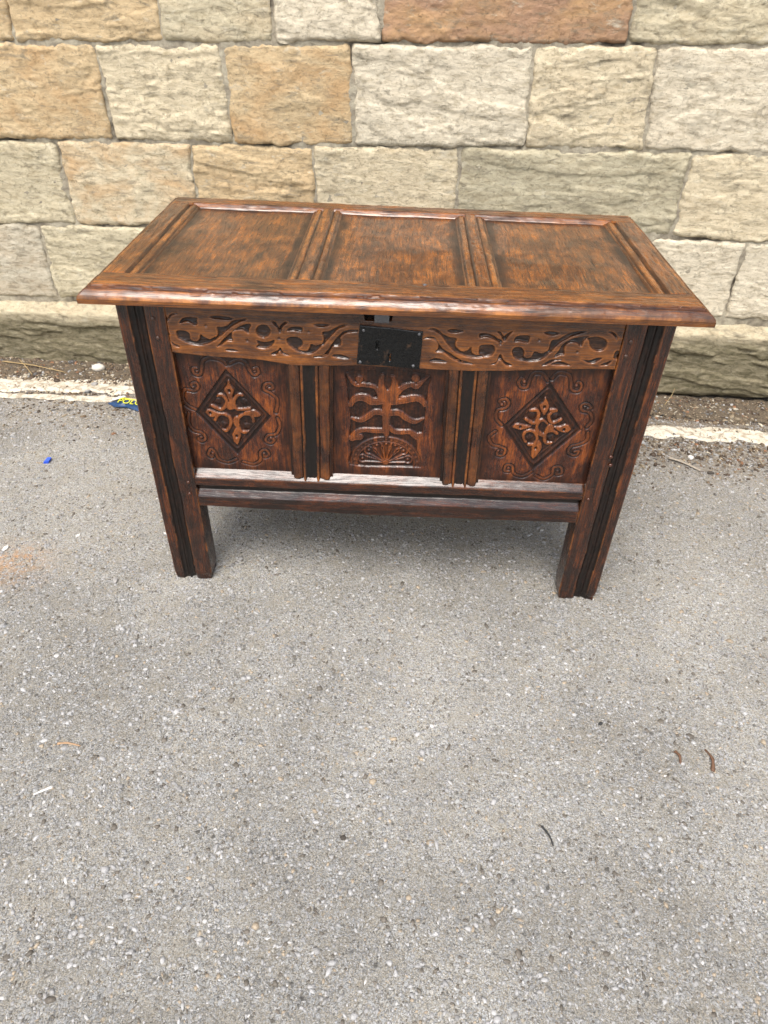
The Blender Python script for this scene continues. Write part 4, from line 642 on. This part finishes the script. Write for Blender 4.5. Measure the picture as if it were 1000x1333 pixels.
member(.509, .607, lidmember('s', lambda U, V: .607-U, [(lambda U, V: U-.509, .030)], 12), 'lid_stile')
member(-.222, -.145, lidmember('m', None, [(lambda U, V: U+.222, .026), (lambda U, V: -.145-U, .024)], 15), 'lid_muntin')
member(.137, .2155, lidmember('m', None, [(lambda U, V: U-.137, .026), (lambda U, V: .2155-U, .026)], 19), 'lid_muntin')
def lp_h(x0, x1, s):
    def hf(U, V):
        e = np.minimum(np.minimum(U-x0, x1-U), np.minimum(V-.055, .545-V)); e = e+.012*fbm(U*16, V*12, s, 4)
        dk = .9*sst(.026, .003, e)+.32*sst(.25, .6, fbm(U*9, V*9, s+5, 6, .65))
        crack = np.exp(-((U-(x0+x1)/2-.06-.02*V-.002*perlin(V*20, V*0, s))/.0009)**2)*(s == 7)
        h = .0012*fbm(U*5, V*5, s, 3)-.0012*crack
        if s == 5: k = np.exp(-(((U+.075)/.011)**2+((V-.155)/.010)**2)); dk = np.maximum(dk, .8*k); h = h-.001*k
        return h, np.clip(np.maximum(dk, crack*.8), 0, 1), 0*U
    return hf
for k, (x0, x1) in enumerate(((-.509, -.222), (-.145, .137), (.2155, .509))):
    U, V = GU(x0-.006, x1+.006, .052, .548, .0035); LS('lid_panel', lid, MLP, U, V, lp_h(x0, x1, (3, 5, 7)[k]), .012, dz=-.0103, grain='v', rnd=.0005, wob=.0008)
dome('nail', (.057, .053, ZL), .0045, (0, 0, 1), MN, lid, high=.4, sides=8)

# ------------------------------------------------------------------ small things lying about
def pebble(name, label, cat, x, y, L, W_, H, mat, rot=0., dz=0., group=None, sub=2, rough=.14):
    import bmesh
    bm = bmesh.new(); bmesh.ops.create_icosphere(bm, subdivisions=sub, radius=1); a = math.radians(rot); sd = random.random()*30
    for v in bm.verts:
        c = v.co; k = 1+rough*float(perlin(c.x*1.4, c.y*1.4, c.z*1.4+sd))+rough*.4*float(perlin(c.x*4, c.y*4, c.z*4+sd)); c = c*k; X, Y, Z = c.x*L/2, c.y*W_/2, max(c.z, -.6)*H/2
        v.co = (X*math.cos(a)-Y*math.sin(a), X*math.sin(a)+Y*math.cos(a), Z+H*.3)
    me = bpy.data.meshes.new(name); bm.to_mesh(me); bm.free(); me.materials.append(mat)
    if sub > 1: me.polygons.foreach_set('use_smooth', [True]*len(me.polygons))
    o = bpy.data.objects.new(name, me); C.objects.link(o); o.location = (x, y, float(gz(x, y))+dz); return tag(o, label, cat, group)
MW1 = plain('pale_pebble', (.55, .52, .45), .7, .2, 60, .001); MG1 = plain('grey_pebble', (.28, .27, .255), .7, .25, 80); MWH = plain('white_chip', (.62, .60, .56), .6, .15)
MBK = plain('black_bit', (.018, .018, .018), .5); MBR = plain('dry_leaf', (.11, .055, .028), .7, .5); MST = plain('straw', (.36, .26, .12), .7, .3); MOR = plain('orange_leaf', (.36, .23, .13), .7, .3)
MBL = plain('blue_plastic', (.03, .10, .62), .3, .15); MNV = plain('navy_foil', (.012, .045, .12), .28, .4, 60, .004); MYE = plain('yellow_print', (.62, .62, .03), .4, .15); MSL = plain('silver_foil', (.62, .64, .66), .35, .1); MTW = plain('grey_twig', (.27, .235, .19), .8, .35); MDK = plain('dark_twig', (.045, .038, .03), .8, .35)
pebble('pebble', 'large white rounded pebble between the plinth and the white line', 'pebble', -1.164, 1.141, .052, .040, .032, MW1, 10, .008)
pebble('pebble', 'small grey pebble lying on the white line left of the chest', 'pebble', -1.139, 1.024, .026, .022, .014, MG1, 30, .006)
for x, y, L, lab in ((-.705, -.016, .026, 'flat whitish stone chip left of the left leg'), (-.871, .159, .018, 'small white stone chip on the tarmac above the rust stain'), (-1.051, .099, .026, 'white stone chip at the left edge of the picture'), (-1.20, .915, .016, 'small white stone on the tarmac just below the white line'), (-1.10, .905, .02, 'pale blue-grey stone beside the foil wrapper')):
    pebble('stone_chip', lab, 'stone', x, y, L, L*.6, L*.35, MWH if 'white' in lab else MG1, random.uniform(0, 180), 0, sub=1)
pebble('stone_chip', 'square white chip beside the grey splinter at the right', 'stone', 1.015, .699, .022, .024, .014, MWH, 10, 0, sub=1, rough=.05)
pebble('coal_bit', 'black angular bit of coal on the tarmac right of centre', 'stone', .489, -.378, .012, .009, .007, MBK, 20, 0, sub=1)
pebble('bark_bit', 'dark bark crumb beside the grey splinter', 'debris', 1.054, .612, .026, .016, .010, MDK, 0, 0, sub=1)
pebble('tar_bit', 'dark speck of tar on the tarmac in the lower middle', 'debris', -.055, -.659, .014, .012, .005, MDK, 0, 0, sub=1)
def stick(name, label, cat, pts, r0, r1, mat, flat=1.):
    P = spline(pts, n=4); nS = 6; V = []; F = []
    for i, p in enumerate(P):
        q = P[min(i+1, len(P)-1)]-P[max(i-1, 0)]; q = q/np.linalg.norm(q); sdv = np.array([-q[1], q[0], 0]); t = i/(len(P)-1); rr = (r0+(r1-r0)*t)*(1+.2*math.sin(i*2.1))
        z = float(gz(p[0], p[1]))+p[2]+rr*flat
        for k in range(nS): a = 2*math.pi*k/nS; V.append(np.array([p[0], p[1], z])+sdv*rr*math.cos(a)+np.array([0, 0, rr*flat*math.sin(a)]))
    for i in range(len(P)-1):
        for k in range(nS): F.append((i*nS+k, i*nS+(k+1) % nS, (i+1)*nS+(k+1) % nS, (i+1)*nS+k))
    F += [tuple(range(nS))[::-1], tuple(range((len(P)-1)*nS, len(P)*nS))]
    return tag(mesh_obj(name, V, F, mat), label, cat)
stick('wood_splinter', 'flat grey wood splinter lying on the tarmac right of the chest', 'stick', [(.938, .692, .002), (.975, .668, .004), (1.025, .622, .002)], .0075, .006, MTW, .35)
stick('straw', 'long yellow straw lying at the foot of the wall', 'straw', [(-1.56, 1.172, .012), (-1.42, 1.135, .02), (-1.28, 1.098, .014)], .0022, .0014, MST)
stick('straw', 'shorter pale straw crossing the long yellow one', 'straw', [(-1.50, 1.19, .012), (-1.44, 1.12, .02), (-1.40, 1.075, .012)], .0018, .0012, MST)
stick('straw', 'thin straw leaning against the plinth right of the chest', 'straw', [(1.02, 1.04, .012), (1.05, 1.075, .035), (1.06, 1.093, .055)], .0014, .001, MST)
stick('twig', 'short black curved twig lying on the tarmac at the lower right', 'twig', [(.326, -.617, 0), (.334, -.628, .001), (.340, -.64, .001), (.343, -.654, 0)], .0024, .0016, MBK)
stick('twig', 'orange brown leaf stalk on the tarmac at the left', 'twig', [(-.667, -.492, 0), (-.645, -.490, .002), (-.618, -.494, 0)], .003, .0016, MOR, .5)
stick('twig', 'white splinter on the tarmac at the lower left', 'twig', [(-.669, -.604, 0), (-.655, -.596, .001), (-.638, -.586, 0)], .002, .0034, MWH, .4)
stick('leaf_scrap', 'short brown leaf scrap at the right, left one of the pair', 'leaf', [(.634, -.438, 0), (.640, -.45, .003), (.638, -.468, 0)], .0045, .002, MBR, .3)
stick('leaf_scrap', 'long brown leaf scrap at the right, right one of the pair', 'leaf', [(.700, -.43, 0), (.707, -.455, .004), (.700, -.482, 0)], .0022, .0045, MBR, .3)
# blue bit of plastic
b = thing('plastic_scrap', 'bright blue scrap of folded plastic on the tarmac left of the chest', 'litter', (-1.112, .521, float(gz(-1.112, .521))))
V = [(-1.120+a*.016+c*.003, .508+bb*.026, float(gz(-1.112, .521))+.001+c*.007*(1+.4*a)) for c in (0, 1) for a, bb in ((0, 0), (1, .1), (1.05, .9), (.1, 1))]
mesh_obj('folded_film', V, [(0, 3, 2, 1), (4, 5, 6, 7), (0, 1, 5, 4), (1, 2, 6, 5), (2, 3, 7, 6), (3, 0, 4, 7)], MBL, b, smooth=False)
# foil wrapper with yellow print
wz = float(gz(-.97, .88)); wr_ = thing('foil_wrapper', 'crumpled navy foil wrapper with yellow print beside the left leg', 'wrapper', (-.97, .885, wz))
outl = np.array([(-1.045, .893), (-1.012, .935), (-.965, .925), (-.905, .912), (-.862, .868), (-.905, .842), (-.965, .865), (-1.01, .868)])
cen = outl.mean(0); V = []; F = []; rings = 5
for k in range(rings):
    for p in outl: q = cen+(p-cen)*(k+1)/rings; V.append((q[0], q[1], wz+.006+.009*(1-((k+1)/rings)**2)+.0035*math.sin(q[0]*190)*math.cos(q[1]*150)))
V.append((cen[0], cen[1], wz+.014)); m = len(outl)
for i in range(m): F.append((m*rings, i, (i+1) % m))
for k in range(rings-1):
    for i in range(m): F.append((k*m+i, (k+1)*m+i, (k+1)*m+(i+1) % m, k*m+(i+1) % m))
foil = mesh_obj('foil', V, F, MNV, wr_, smooth=False)
mesh_obj('silver_corner', [(-1.040, .896, wz+.012), (-1.012, .938, wz+.013), (-.985, .929, wz+.016), (-1.005, .905, wz+.018)], [(0, 3, 2, 1)], MSL, wr_, smooth=False)
cu = bpy.data.curves.new('yellow_lettering', 'FONT'); cu.body = 'POLO'; cu.size = .034; cu.extrude = .0006; cu.align_x = 'CENTER'; cu.materials.append(MYE)
tf = bpy.data.objects.new('font_source', cu); C.objects.link(tf); dg = bpy.context.evaluated_depsgraph_get(); tm = bpy.data.meshes.new_from_object(tf.evaluated_get(dg)); bpy.data.objects.remove(tf)
tx = bpy.data.objects.new('yellow_lettering', tm); C.objects.link(tx); tx.parent = wr_; tx.location = (.012, -.012, .0185); tx.rotation_euler = (.12, 0, -.16); tx.scale = (1.05, 1.1, 1)
mesh_obj('yellow_stripe', [(-1.0, .914, wz+.0178), (-.995, .918, wz+.0178), (-.90, .895, wz+.018), (-.90, .889, wz+.018)], [(0, 3, 2, 1)], MYE, wr_, smooth=False)
